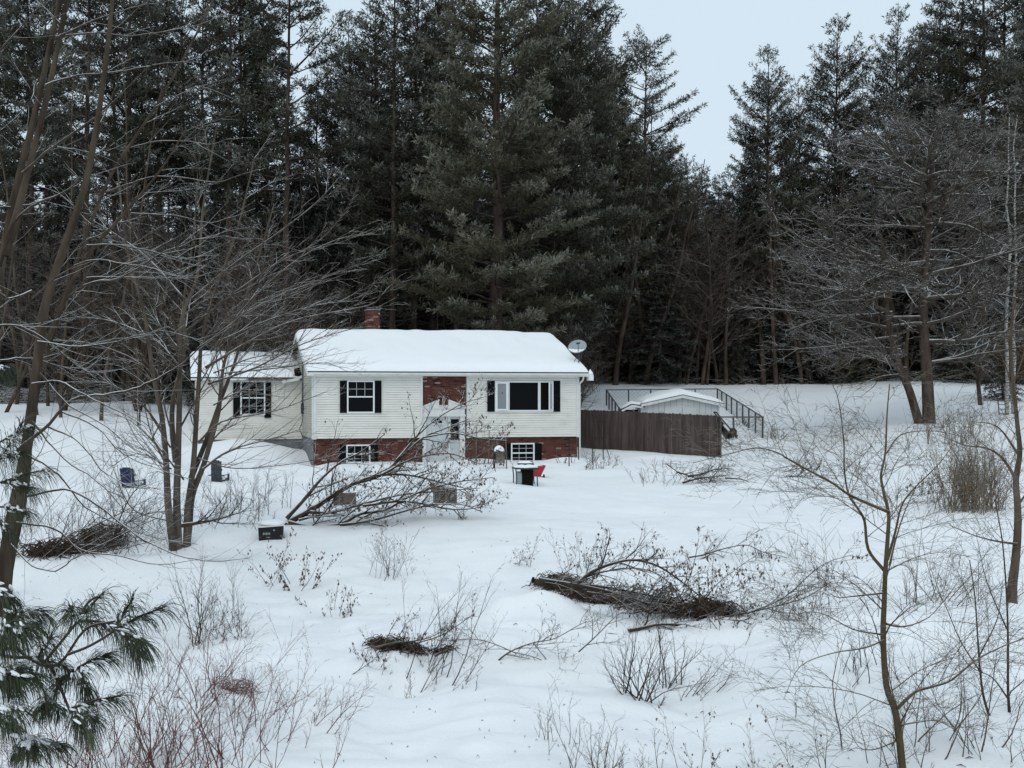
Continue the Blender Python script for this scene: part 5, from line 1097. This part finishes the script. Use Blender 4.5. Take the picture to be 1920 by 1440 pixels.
sapling("willow_sapling", 1695, 1500, "slender willow sapling with arching drooping twigs, nearest on the right", "sapling", 10.2,
    [([(1694, 1480), (1692, 1440), (1680, 1340), (1662, 1285), (1656, 1193), (1658, 1130), (1660, 1073), (1665, 1000), (1666, 963), (1656, 918), (1652, 890), (1660, 849), (1663, 780), (1668, 720)], .044, .005, .3, 22),
     ([(1658, 1070), (1628, 1030), (1621, 977), (1606, 950), (1591, 927), (1583, 880), (1582, 826), (1572, 750), (1560, 720)], .019, .003, .4, 16),
     ([(1666, 960), (1630, 945), (1591, 927), (1560, 905), (1522, 885), (1480, 862), (1458, 849), (1420, 840), (1370, 850), (1300, 868)], .017, .0025, -.4, 22),
     ([(1683, 1328), (1715, 1298), (1750, 1287), (1784, 1275), (1830, 1238), (1880, 1212), (1940, 1190)], .018, .005, .3, 14), ([(1662, 1170), (1690, 1175), (1720, 1168), (1750, 1150), (1790, 1100)], .012, .002, .2, 8), ([(1656, 1112), (1600, 1118), (1570, 1120), (1545, 1105)], .010, .002, -.1, 8),
     ([(1658, 1200), (1620, 1215), (1560, 1225), (1500, 1250), (1470, 1310)], .010, .002, -.2, 9), ([(1688, 1360), (1715, 1355), (1760, 1352), (1800, 1375)], .010, .002, .1, 8), ([(1680, 1390), (1640, 1405), (1610, 1400), (1590, 1360)], .008, .002, .1, 7),
     ([(1664, 1050), (1678, 1000), (1690, 950), (1710, 920), (1760, 870), (1790, 830)], .016, .002, .3, 12), ([(1662, 850), (1690, 815), (1750, 808), (1810, 820)], .008, .002, .3, 6), ([(1668, 1060), (1680, 1010), (1700, 950), (1730, 890)], .012, .002, -.2, 8), ([(1656, 1190), (1600, 1180), (1540, 1150), (1490, 1150)], .009, .002, -.3, 8)],
    81, 'willow', QW, 2.3, lv=0)
QR = dict(QW, trop=[.01, .02, .02, .01], wig=[.06, .09, .1, .1], kl=[.5, .5, .5, 0], ang=[42, 40, 40, 0])
sapling("bare_sapling", 1873, 1418, "thin leaning sapling at lower right, left one of two", "sapling", 11.6,
    [([(1876, 1415), (1864, 1370), (1845, 1310), (1838, 1260), (1834, 1210), (1828, 1120), (1818, 1050)], .022, .005, .2, 16), ([(1838, 1260), (1800, 1200), (1770, 1130), (1740, 1080)], .01, .002, .3, 9), ([(1836, 1230), (1870, 1160), (1880, 1090)], .01, .002, .3, 8)], 82, 'twigd', QR, 1.5, "two thin saplings at lower right")
sapling("bare_sapling", 1898, 1410, "thin upright sapling at lower right, right one of two", "sapling", 11.7,
    [([(1899, 1408), (1893, 1340), (1890, 1290), (1890, 1210), (1888, 1130), (1880, 1020), (1865, 935)], .024, .005, .3, 16), ([(1890, 1310), (1860, 1270), (1820, 1250), (1790, 1210)], .01, .002, .3, 8), ([(1891, 1300), (1925, 1270), (1960, 1230)], .01, .002, .1, 6), ([(1888, 1180), (1850, 1090), (1830, 1000)], .01, .002, .3, 8)], 83, 'twigd', QR, 1.5, "two thin saplings at lower right")
sapling("bare_tree", 1900, 1100, "young leafless tree on the right edge with brown twiggy crown", "bare tree", 19.4,
    [([(1898, 1100), (1903, 1060), (1908, 1000), (1908, 950), (1905, 900), (1912, 850), (1908, 800), (1900, 720), (1895, 640), (1902, 560)], .10, .02, .5, 26), ([(1908, 1020), (1870, 1015), (1830, 1005), (1780, 985)], .025, .005, .5, 14), ([(1906, 900), (1880, 860), (1850, 840), (1810, 835), (1760, 815)], .03, .005, .5, 14), ([(1908, 850), (1870, 800), (1820, 790)], .025, .004, -.5, 10),
     ([(1905, 780), (1890, 700), (1870, 650)], .02, .004, .4, 12), ([(1900, 720), (1920, 660), (1925, 600)], .02, .004, .2, 12), ([(1908, 950), (1940, 900), (1960, 850)], .02, .004, .2, 6)], 84, 'twig', dict(QR, rmin=.003, kr=[.01, .007, .004, 0]), 1.7)
# ------------------------------------------------------------------ shrubs and weeds
def shrub(name, px, py, label, cat, n, h, spread, seed, mt='twig', leaf=0, group=None, lean=(0, 0), lv=1, r=.008, kn=6, wig=.11, kl=.45, D=None, leafs=.04, trop=.03, base=.1, sub=4):
    R = random.Random(seed); x, y, z = gp(px, py); o = empty(name, (x, y, z), 0, label, cat, group); B = Tubes(); tips = []
    Q = dict(n=[7, 6, 4, 3], wig=[wig, wig, wig * 1.3, wig * 1.3], trop=[trop, trop, trop, 0], kids=[kn, kn, sub, 0], t0=[.15, .2, .2, 0], ang=[30, 30, 32, 0], kl=[kl, kl, kl, 0], kr=[r * .5, r * .5, r * .35, 0], tap=[.85, .85, .8, .7], sides=[4, 4, 3, 3], rmin=.0016 * max(1, y / 14), up=.8)
    for i in range(n):
        a = R.uniform(0, 6.28); e = spread * 1.45 * R.random(); hk = R.choice((1, 1, .8, .5, .35)); d = unit((math.cos(a) * e + lean[0], math.sin(a) * e + lean[1], 1))
        b_ = (R.gauss(0, base * 1.6), R.gauss(0, base * 1.3)); grow(B, (b_[0], b_[1], gz(x + b_[0], y + b_[1]) - z - .08), d, h * hk * R.uniform(.6, 1.15), r * R.uniform(.7, 1.2), lv, Q, R, tips)
    B.build("stems", M[mt], o)
    if leaf: leaves("leaves", o, tips, leaf, leafs, R)
    return o
shrub("round_shrub", 1820, 955, "large round tan leafless shrub fanning up at the right", "shrub", 60 + 91, 2.3, .62, 91, 'shrubtan', leaf=260, r=.011, kn=6, base=.28, leafs=.05, wig=.05)
shrub("orange_shrub", 1900, 720, "orange-brown fine shrub behind the right edge tree", "shrub", 60, 3.6, .35, 92, 'orange', r=.012, kn=6, base=.3)
shrub("red_shrub", 270, 1470, "dense red-stemmed shrub filling the lower left corner behind the pine bough", "shrub", 91, 1.35, .75, 93, 'red', r=.007, kn=6, base=.35, wig=.09)
shrub("red_shrub", 130, 1480, "red-stemmed shrub below the pine bough at the bottom left edge", "shrub", 52, 1.1, .7, 94, 'red', r=.006, kn=6, base=.35, wig=.09)
shrub("red_shrub", 430, 1330, "loose reddish shrub leaning right beside the dense red one", "shrub", 46, 1.1, .8, 95, 'red', r=.006, kn=6, base=.3, lean=(.45, 0), wig=.09)
shrub("red_shrub", 400, 1200, "tangled pinkish twigs around a brown tuft on the left bank", "shrub", 34, 1.0, .7, 96, 'twig', leaf=90, r=.006, base=.2)
shrub("leafy_shrub", 535, 1105, "thin shrub hung with small curled dry leaves, left of centre", "shrub", 14, 1.0, .85, 97, 'twigd', leaf=420, r=.007, kn=5, base=.2, leafs=.05)
shrub("leafy_shrub", 640, 1150, "small leafy weed clump right of the larger leaf-hung shrub", "shrub", 10, .65, .8, 98, 'twigd', leaf=170, r=.005, base=.15, leafs=.045)
shrub("bare_shrub", 730, 1085, "pale thin-stemmed shrub standing in snow below the fallen tree", "shrub", 19, 1.2, .45, 99, 'twig', leaf=30, r=.006, base=.12)
shrub("bare_shrub", 800, 1260, "leafless shrub with long rising stems above the dark mound", "shrub", 19, 1.45, .5, 100, 'twigd', r=.008, kn=6, base=.2, lean=(.4, 0))
shrub("bare_shrub", 368, 1210, "single dark forked stem on the left bank behind the pine bough", "shrub", 5, 1.7, .25, 101, 'twigd', r=.013, kn=9, base=.03, kl=.5)
shrub("bare_shrub", 430, 1180, "thin tall stems rising on the bank left of the leaf-hung shrub", "shrub", 8, 1.3, .4, 102, 'twigd', r=.007, base=.12)
shrub("bare_shrub", 1200, 1312, "many-stemmed leafless shrub in the open snow at lower centre", "shrub", 16, .95, .8, 103, 'twigd', r=.011, kn=7, base=.06, kl=.5)
shrub("bare_shrub", 1250, 1290, "slim forked shrub rising behind the many-stemmed one", "shrub", 8, 1.2, .4, 104, 'twigd', r=.010, kn=8, base=.05)
shrub("bare_shrub", 1290, 1310, "low shrub leaning right beside the many-stemmed one", "shrub", 8, .8, .3, 105, 'twigd', r=.006, kn=6, base=.06, lean=(1.0, 0))
shrub("bare_shrub", 1035, 1388, "lone small forked twig shrub at the bottom centre", "shrub", 5, .55, .4, 106, 'twig', r=.005, kn=4, base=.04)
shrub("bare_shrub", 1160, 1465, "upright twig shrub cut by the bottom edge below the many-stemmed one", "shrub", 19, .9, .4, 107, 'twig', r=.006, base=.15)
shrub("dry_weeds", 1400, 1470, "seed-headed dry weeds at the bottom edge right of centre", "weeds", 16, .75, .35, 108, 'twig', leaf=150, r=.0045, base=.3, leafs=.03)
shrub("dry_weeds", 1335, 1150, "tall stems with dangling dry leaves at the brush heap's right end", "weeds", 16, .95, .4, 109, 'twig', leaf=260, r=.006, base=.35)
shrub("dry_weeds", 1105, 1075, "seed-headed weeds rising behind the left end of the large brush heap", "weeds", 14, .85, .4, 110, 'twig', leaf=120, r=.005, base=.2)
shrub("dry_weeds", 1430, 1160, "fine reddish stems where the pale downed limb ends", "weeds", 20, .9, .5, 111, 'twig', leaf=60, r=.006, base=.4)
shrub("bare_shrub", 1620, 1270, "sparse shrub behind the willow trunk's lower half", "shrub", 13, .9, .5, 112, 'twigd', r=.006, base=.12)
shrub("bare_shrub", 1760, 1400, "twiggy shrub between the willow and the two thin saplings", "shrub", 25, 1.35, .6, 113, 'twig', r=.007, base=.3)
shrub("bare_shrub", 1700, 1440, "low twigs around the willow sapling's foot", "shrub", 19, .8, .7, 114, 'twig', r=.006, base=.3)
shrub("bare_shrub", 1760, 1130, "wide thin shrub in the snow left of the right-edge young tree", "shrub", 22, 1.5, .7, 115, 'twig', r=.007, base=.3)
shrub("bare_shrub", 1800, 830, "pale brushy shrub above the large round tan shrub", "shrub", 31, 1.8, .6, 116, 'twig', r=.012, base=.5)
shrub("dry_weeds", 1735, 925, "clump of dark dry seed heads left of the large round shrub", "weeds", 12, .8, .5, 117, 'twig', leaf=130, r=.008, base=.25, leafs=.07)
shrub("snowy_shrub", 1112, 880, "snow-clumped small shrub tied to stakes by the house corner", "shrub", 14, .95, .6, 118, 'bareg', leaf=80, r=.012, base=.2, wig=.2, trop=-.03)
shrub("snowy_shrub", 1064, 868, "small twiggy shrub against the right end of the brick base", "shrub", 9, .8, .5, 119, 'bareg', leaf=30, r=.012, base=.12, wig=.18)
shrub("snowy_shrub", 1148, 872, "low snowy bramble right of the staked shrub", "shrub", 10, .7, .9, 120, 'bareg', r=.011, base=.25, wig=.2, trop=-.05)
shrub("bare_shrub", 900, 870, "brown vine shrub climbing the brick beside the entrance", "shrub", 22, 1.2, .3, 121, 'twig', r=.012, base=.35, wig=.16)
shrub("bare_shrub", 480, 955, "thin weeds in the snow right of the charcoal chair", "shrub", 34, 1.1, .5, 122, 'twigd', r=.010, base=.7)
shrub("bare_shrub", 410, 975, "tangled thin shrub beside the clump tree's base", "shrub", 28, 1.0, .6, 123, 'twigd', r=.010, base=.5)
shrub("bare_shrub", 240, 1030, "dark twiggy thicket in the hollow left of the clump tree", "shrub", 52, 1.3, .7, 124, 'twigd', r=.009, base=.7, wig=.12)
shrub("bare_shrub", 120, 1000, "thin brown thicket behind the leaning tree's base", "shrub", 40, 1.5, .6, 125, 'twigd', r=.009, base=.7, wig=.1)
shrub("dry_weeds", 1560, 830, "short tan grass clump in the open field left of the double trunk", "weeds", 26, .8, .4, 126, 'tan', r=.009, base=.6, kn=1, sub=0, lv=2)
shrub("dry_weeds", 1660, 830, "short tan grass tuft just left of the double trunk's base", "weeds", 26, .75, .4, 127, 'tan', r=.009, base=.7, kn=1, sub=0, lv=2)
shrub("dry_weeds", 1455, 822, "snowy dead weeds tied to a short post outside the wire pen", "weeds", 14, .75, .2, 128, 'twig', r=.011, base=.15)
shrub("bare_shrub", 1100, 735, "thin shrub at the pen's far left beside the house corner", "shrub", 16, 2.0, .4, 129, 'bareg', r=.014, base=.3)
shrub("evergreen_sprig", 1400, 799, "small green plant behind the wire pen's right side", "shrub", 12, .5, .5, 130, 'needle2', leaf=120, r=.01, base=.12)
shrub("yellow_shrub", 1336, 832, "yellowish dry bush squeezed against the fence's right end", "shrub", 16, 1.1, .25, 131, 'willow', leaf=120, r=.012, base=.12, leafs=.06)
shrub("bare_shrub", 700, 1240, "low leafy sprig on the bank left of the dark mound", "shrub", 7, .5, .8, 132, 'twigd', leaf=60, r=.005, base=.1)
shrub("bare_shrub", 850, 1290, "short twigs poking from the snow below the dark mound", "shrub", 10, .45, .6, 133, 'twig', r=.004, base=.2, lean=(.6, 0))
shrub("bare_shrub", 740, 1300, "sparse little twigs low on the snow left of the short ones", "shrub", 8, .4, .6, 134, 'twig', r=.004, base=.2, lean=(.5, 0))
shrub("bare_shrub", 610, 1340, "scattered pinkish twigs right of the leaning red shrub", "shrub", 10, .6, .5, 135, 'red', r=.0045, base=.25, lean=(.5, 0))
shrub("bare_shrub", 985, 1060, "small drooping weed on the hump left of the brush heap", "shrub", 8, .75, .5, 136, 'twig', leaf=40, r=.006, base=.1, trop=-.06)
shrub("bare_shrub", 1235, 905, "thin weeds left of the low forked heap", "shrub", 16, .7, .6, 137, 'twig', r=.008, base=.4, wig=.14)
shrub("bare_shrub", 1600, 900, "pale bent twigs in the field behind the willow's left limb", "shrub", 16, .9, .7, 138, 'twig', r=.007, base=.5, trop=-.04)
shrub("red_shrub", 30, 1250, "thin red twigs at the left edge above the lowest pine bough", "shrub", 22, 1.0, .6, 139, 'red', r=.006, base=.3)
shrub("bare_shrub", 960, 850, "dead vine shrub around the snowy stand and basement window", "shrub", 13, .7, .5, 140, 'twig', r=.01, base=.25, wig=.18)
# dark litter where the snow is undercut, and litter on the forest floor
lt_ = Tubes(); R = random.Random(9)
def sticks(T, cx, cy, rx, ry, n, l, r, hz=.12):
    for i in range(n):
        a = R.uniform(0, 6.28); q_ = math.sqrt(R.random()); x, y = cx + rx * q_ * math.cos(a), cy + ry * q_ * math.sin(a); th = R.gauss(0, .5) + (math.pi if R.random() < .5 else 0)
        d = unit((math.cos(th), math.sin(th) * .6, R.uniform(-.15, .35))); s = l * R.uniform(.4, 1); z_ = gz(x, y) + R.uniform(-.01, hz)
        T.add([(x, y, z_), (x + d[0] * s / 2 + R.gauss(0, .03), y + d[1] * s / 2, z_ + d[2] * s / 2 + .03), (x + d[0] * s, y + d[1] * s, z_ + d[2] * s - .02)], [r, r * .8, r * .3], 3)
def mound(T, pix, depth, n, l, r, hz):
    """loose clumps of bent sticks along a line of ground points"""
    pts = [gp(*q_) for q_ in pix]; per = 26
    for m in range(n // per):
        t = R.random() ** 1.0 * (len(pts) - 1.001); k = int(t); f = t - k; q_ = R.random() * (1 - .5 * R.random()); env = min(1, (t + .25) / 1.6, (len(pts) - 1 - t + .15) / 1.2)
        cx = pts[k][0] * (1 - f) + pts[k + 1][0] * f; cy = pts[k][1] * (1 - f) + pts[k + 1][1] * f + depth * q_ * env; th0 = R.gauss(0, .5); hh = hz * env * R.uniform(.3, 1) * (.35 + .65 * q_)
        for i in range(per):
            x, y = cx + R.gauss(0, l * .35), cy + abs(R.gauss(0, l * .16)); z_ = gz(x, y) + hh * R.uniform(-.1, 1) ** 1.0; th = th0 + R.gauss(0, .8) + (math.pi if R.random() < .5 else 0)
            d = unit((math.cos(th), math.sin(th) * .6, R.gauss(.08, .4))); s = l * R.uniform(.3, 1.3); bow = s * R.uniform(-.08, .4)
            T.add([(x + d[0] * s * u, y + d[1] * s * u + R.gauss(0, .01), z_ + d[2] * s * u + bow * (1 - 4 * u * u)) for u in (-.5, -.2, .15, .5)], [r, r, r * .8, r * .4], 3)
mound(lt_, [(1030, 1098), (1070, 1116), (1110, 1132), (1180, 1142), (1260, 1156), (1310, 1158), (1360, 1158)], .65, 1700, .5, .007, .3)
tag(lt_.build("brush_litter", M['litterdark'], None), "matted brown twigs and leaves filling the hollow under the arching limb", kind="stuff")
lt_ = Tubes(); mound(lt_, [(700, 1203), (722, 1222), (762, 1230), (785, 1226)], .25, 520, .2, .005, .13); mound(lt_, [(818, 1230), (855, 1220)], .12, 104, .16, .005, .07)
tag(lt_.build("brush_litter", M['litterdark'], None), "dark leaf litter in the small undercut at the bank's foot", kind="stuff")
lt_ = Tubes(); mound(lt_, [(60, 1052), (110, 1044), (160, 1036), (200, 1030)], .9, 800, .7, .01, .25)
tag(lt_.build("brush_litter", M['litterdark'], None), "dark sticks filling the hollow behind the left snow crest", kind="stuff")
lt_ = Tubes(); mound(lt_, [(400, 1290), (430, 1300), (470, 1294)], .1, 78, .35, .0035, .05)
tag(lt_.build("brush_litter", M['red'], None), "small arched tuft of red-brown stems on the left bank", kind="stuff")
# bits of leaf and broken twig lying on the snow
lt_ = Tubes()
for i in range(420):
    px, py = R.uniform(0, 1920), R.uniform(960, 1440); x, y, z_ = gp(px, py); s = R.uniform(.012, .045) * (1 if R.random() < .85 else 2); th = R.uniform(0, 6.28)
    lt_.add([(x, y, z_ + .004), (x + s * .5 * math.cos(th), y + s * .5 * math.sin(th), z_ + R.uniform(.006, .03)), (x + s * math.cos(th), y + s * math.sin(th), z_ + .006)], [.002, .003 + s * .05, .001], 3)
tag(lt_.build("fallen_bits", M['litterdark'], None), "scattered dead leaves and broken twigs lying on the near snow", kind="stuff")
lt_ = Tubes()
for px in range(-60, 2000, 16):
    D = R.uniform(57, 66) if px < 1080 else R.uniform(80, 88) if px < 1700 else R.uniform(72, 78); x = (px - CX) / F * D
    sticks(lt_, x, D, 1.2, 1.6, 16 if px < 1080 else 7, 2.2, .016, .8 if px < 1080 else .4)
tag(lt_.build("undergrowth", M['twigd'], None), "tangled dead brush along the edge of the woods", kind="stuff")
# ------------------------------------------------------------------ near white pine whose boughs reach in at the lower left
R = random.Random(19); D0 = 3.3; bx_ = (-260 - CX) / F * D0
np_ = empty("white_pine", (bx_, D0, gz(bx_, D0)), 0, "nearest pine reaching in from the left with long snow-dusted needles", "pine tree")
zt0 = np_.location[2]; T, B = Tubes(), Tubes()
T.add([(0, 0, -.3), (0.02, 0, .8), (-.02, .02, 2), (-.05, .05, 3.4), (-.1, .1, 5)], [.12, .1, .09, .07, .03], 10); T.build("trunk", M['pinetrunk'], np_)
NV, NQ, SV = [], [], MB()
def Ln(px, py, D): f = D / F; return ((px - CX) * f - bx_, D - D0, EYE - (py - HY) * f - zt0)
def spray(p0, p1, ln, n, snow=.6, droop=.55):
    """a shoot from p0 to p1 with long soft needles, and snow on its top"""
    ax = unit(tuple(p1[i] - p0[i] for i in range(3))); L_ = math.dist(p0, p1)
    B.add([p0, tuple((p0[i] + p1[i]) / 2 + (.006 if i == 2 else 0) for i in range(3)), p1], [.0042, .0034, .0022], 5)
    for i in range(n):
        t = R.random() ** .8; b_ = tuple(p0[j] + (p1[j] - p0[j]) * t for j in range(3)); a = R.uniform(0, 6.28)
        d = turn(ax, R.uniform(.45, 1.1) * (1.1 - .5 * t), R); l = ln * R.uniform(.75, 1.1); pts = [b_]; p = b_
        for s in range(4):
            d = unit((d[0], d[1], d[2] - droop * (.35 + .25 * s))); p = tuple(p[j] + d[j] * l / 4 for j in range(3)); pts.append(p)
        sd_ = unit((-d[1] + R.gauss(0, .3), d[0] + R.gauss(0, .3), R.gauss(0, .3))); w = .00115; k = len(NV)
        for s, q_ in enumerate(pts):
            ww = w * (1 if s < 3 else .8 if s == 3 else .25); NV.append(tuple(q_[j] + sd_[j] * ww for j in range(3))); NV.append(tuple(q_[j] - sd_[j] * ww for j in range(3)))
        for s in range(4): NQ.append((k + 2 * s, k + 2 * s + 1, k + 2 * s + 3, k + 2 * s + 2))
    if snow:
        for i in range(int(5 + 10 * snow)):
            t = R.random(); c = tuple(p0[j] + (p1[j] - p0[j]) * t + R.gauss(0, .008) for j in range(3)); s = .004 + .006 * R.random() * snow
            d = turn(ax, R.uniform(.1, .9), R); d = (d[0], d[1], -abs(d[2]) * .4 - .15)
            ex = unit(d); a1 = Vector(ex); b1 = a1.cross(Vector((0, 0, 1))).normalized(); c1 = b1.cross(a1)
            vs = []; st, sl_n = 6, 7
            for u in range(st + 1):
                ph = math.pi * u / st
                for v in range(sl_n):
                    th = 6.283 * v / sl_n; q_ = Vector(c) + Vector((0, 0, .006)) + a1 * (s * 2.2 * math.cos(ph)) + b1 * (s * .7 * math.sin(ph) * math.cos(th)) + c1 * (s * .6 * math.sin(ph) * math.sin(th)); vs.append(tuple(q_))
            SV.add(vs, [(u * sl_n + v, u * sl_n + (v + 1) % sl_n, (u + 1) * sl_n + (v + 1) % sl_n, (u + 1) * sl_n + v) for u in range(st) for v in range(sl_n)])
def bough(tr_, r0, D_a, D_b):
    n = len(tr_); pts = [Ln(px, py, D_a + (D_b - D_a) * i / (n - 1)) for i, (px, py) in enumerate(tr_)]; guided(B, pts, r0 * .6, .003, R, sides=6)
bough([(-260, 1080), (-120, 1130), (0, 1190), (60, 1238), (110, 1245), (160, 1180), (215, 1165)], .014, 3.2, 2.9)
bough([(-260, 1150), (-100, 1190), (10, 1230), (85, 1240), (130, 1330), (135, 1328)], .012, 3.2, 2.9)
bough([(85, 1240), (145, 1165), (165, 1130), (195, 1112)], .007, 3.0, 3.0); bough([(125, 1228), (170, 1210), (215, 1180), (222, 1150)], .007, 2.9, 2.9)
bough([(-260, 1240), (-80, 1290), (15, 1340), (42, 1388)], .012, 3.1, 2.8); bough([(60, 1260), (84, 1300), (88, 1340)], .006, 2.9, 2.9); bough([(-200, 900), (-80, 880), (0, 905), (45, 890)], .012, 4.6, 4.6)
SPR = [((143, 1170), (195, 1110), .1), ((143, 1168), (132, 1140), .08), ((150, 1165), (215, 1172), .09), ((217, 1180), (250, 1122), .08), ((217, 1180), (308, 1138), .1), ((215, 1180), (270, 1205), .11), ((222, 1182), (262, 1224), .1), ((70, 1235), (98, 1195), .1), ((75, 1240), (125, 1250), .1), ((60, 1245), (40, 1260), .09),
       ((150, 1250), (202, 1228), .1), ((150, 1250), (110, 1280), .09), ((148, 1252), (165, 1300), .1), ((88, 1305), (75, 1330), .08), ((88, 1305), (112, 1330), .08), ((135, 1328), (225, 1305), .1), ((135, 1328), (180, 1350), .1), ((138, 1330), (160, 1370), .09), ((42, 1388), (110, 1398), .1), ((42, 1388), (60, 1400), .09), ((42, 1388), (30, 1415), .06),
       ((-10, 1180), (45, 1180), .11), ((-10, 1175), (30, 1150), .1), ((20, 1190), (60, 1170), .1), ((-20, 1170), (10, 1200), .11), ((-20, 1260), (40, 1255), .12), ((-10, 1262), (60, 1270), .11), ((-30, 1250), (20, 1285), .12), ((-20, 1330), (40, 1332), .11), ((-30, 1330), (20, 1360), .11), ((30, 1150), (75, 1148), .1), ((-10, 1100), (20, 1120), .09)]
for i, (a, b_, ln) in enumerate(SPR):
    D = R.uniform(2.85, 3.15); near_ = a[0] < 70
    spray(Ln(a[0], a[1], D), Ln(b_[0], b_[1], D - R.uniform(-.05, .12)), ln * .86, 125 if not near_ else 170, 1.0 if near_ else .35)
for a, b_ in (((-20, 860), (40, 850)), ((0, 905), (85, 880)), ((0, 905), (60, 915)), ((-10, 880), (40, 800)), ((-20, 840), (60, 800)), ((0, 950), (50, 960)), ((-20, 700), (10, 690)), ((-20, 960), (20, 1000))):
    D = 4.6; spray(Ln(a[0], a[1], D), Ln(b_[0], b_[1], D - .1), .12, 150, .9)
B.build("boughs", M['pinebark'], np_)
nm = mat("long_needles", rough=.6, spec=.3); nb_ = nm.node_tree.nodes["Principled BSDF"]; lk(nm, ramp(nm, noise(nm, 14, 3), [(.3, (.016, .024, .010)), (.55, (.042, .052, .024)), (.8, (.11, .12, .08))]), nb_.inputs["Base Color"])
np_mesh("crown", np.array(NV), np.array(NQ), nm, np_, smooth=False)
SV.build("needle_snow", M['snowcap'], np_, smooth=True)
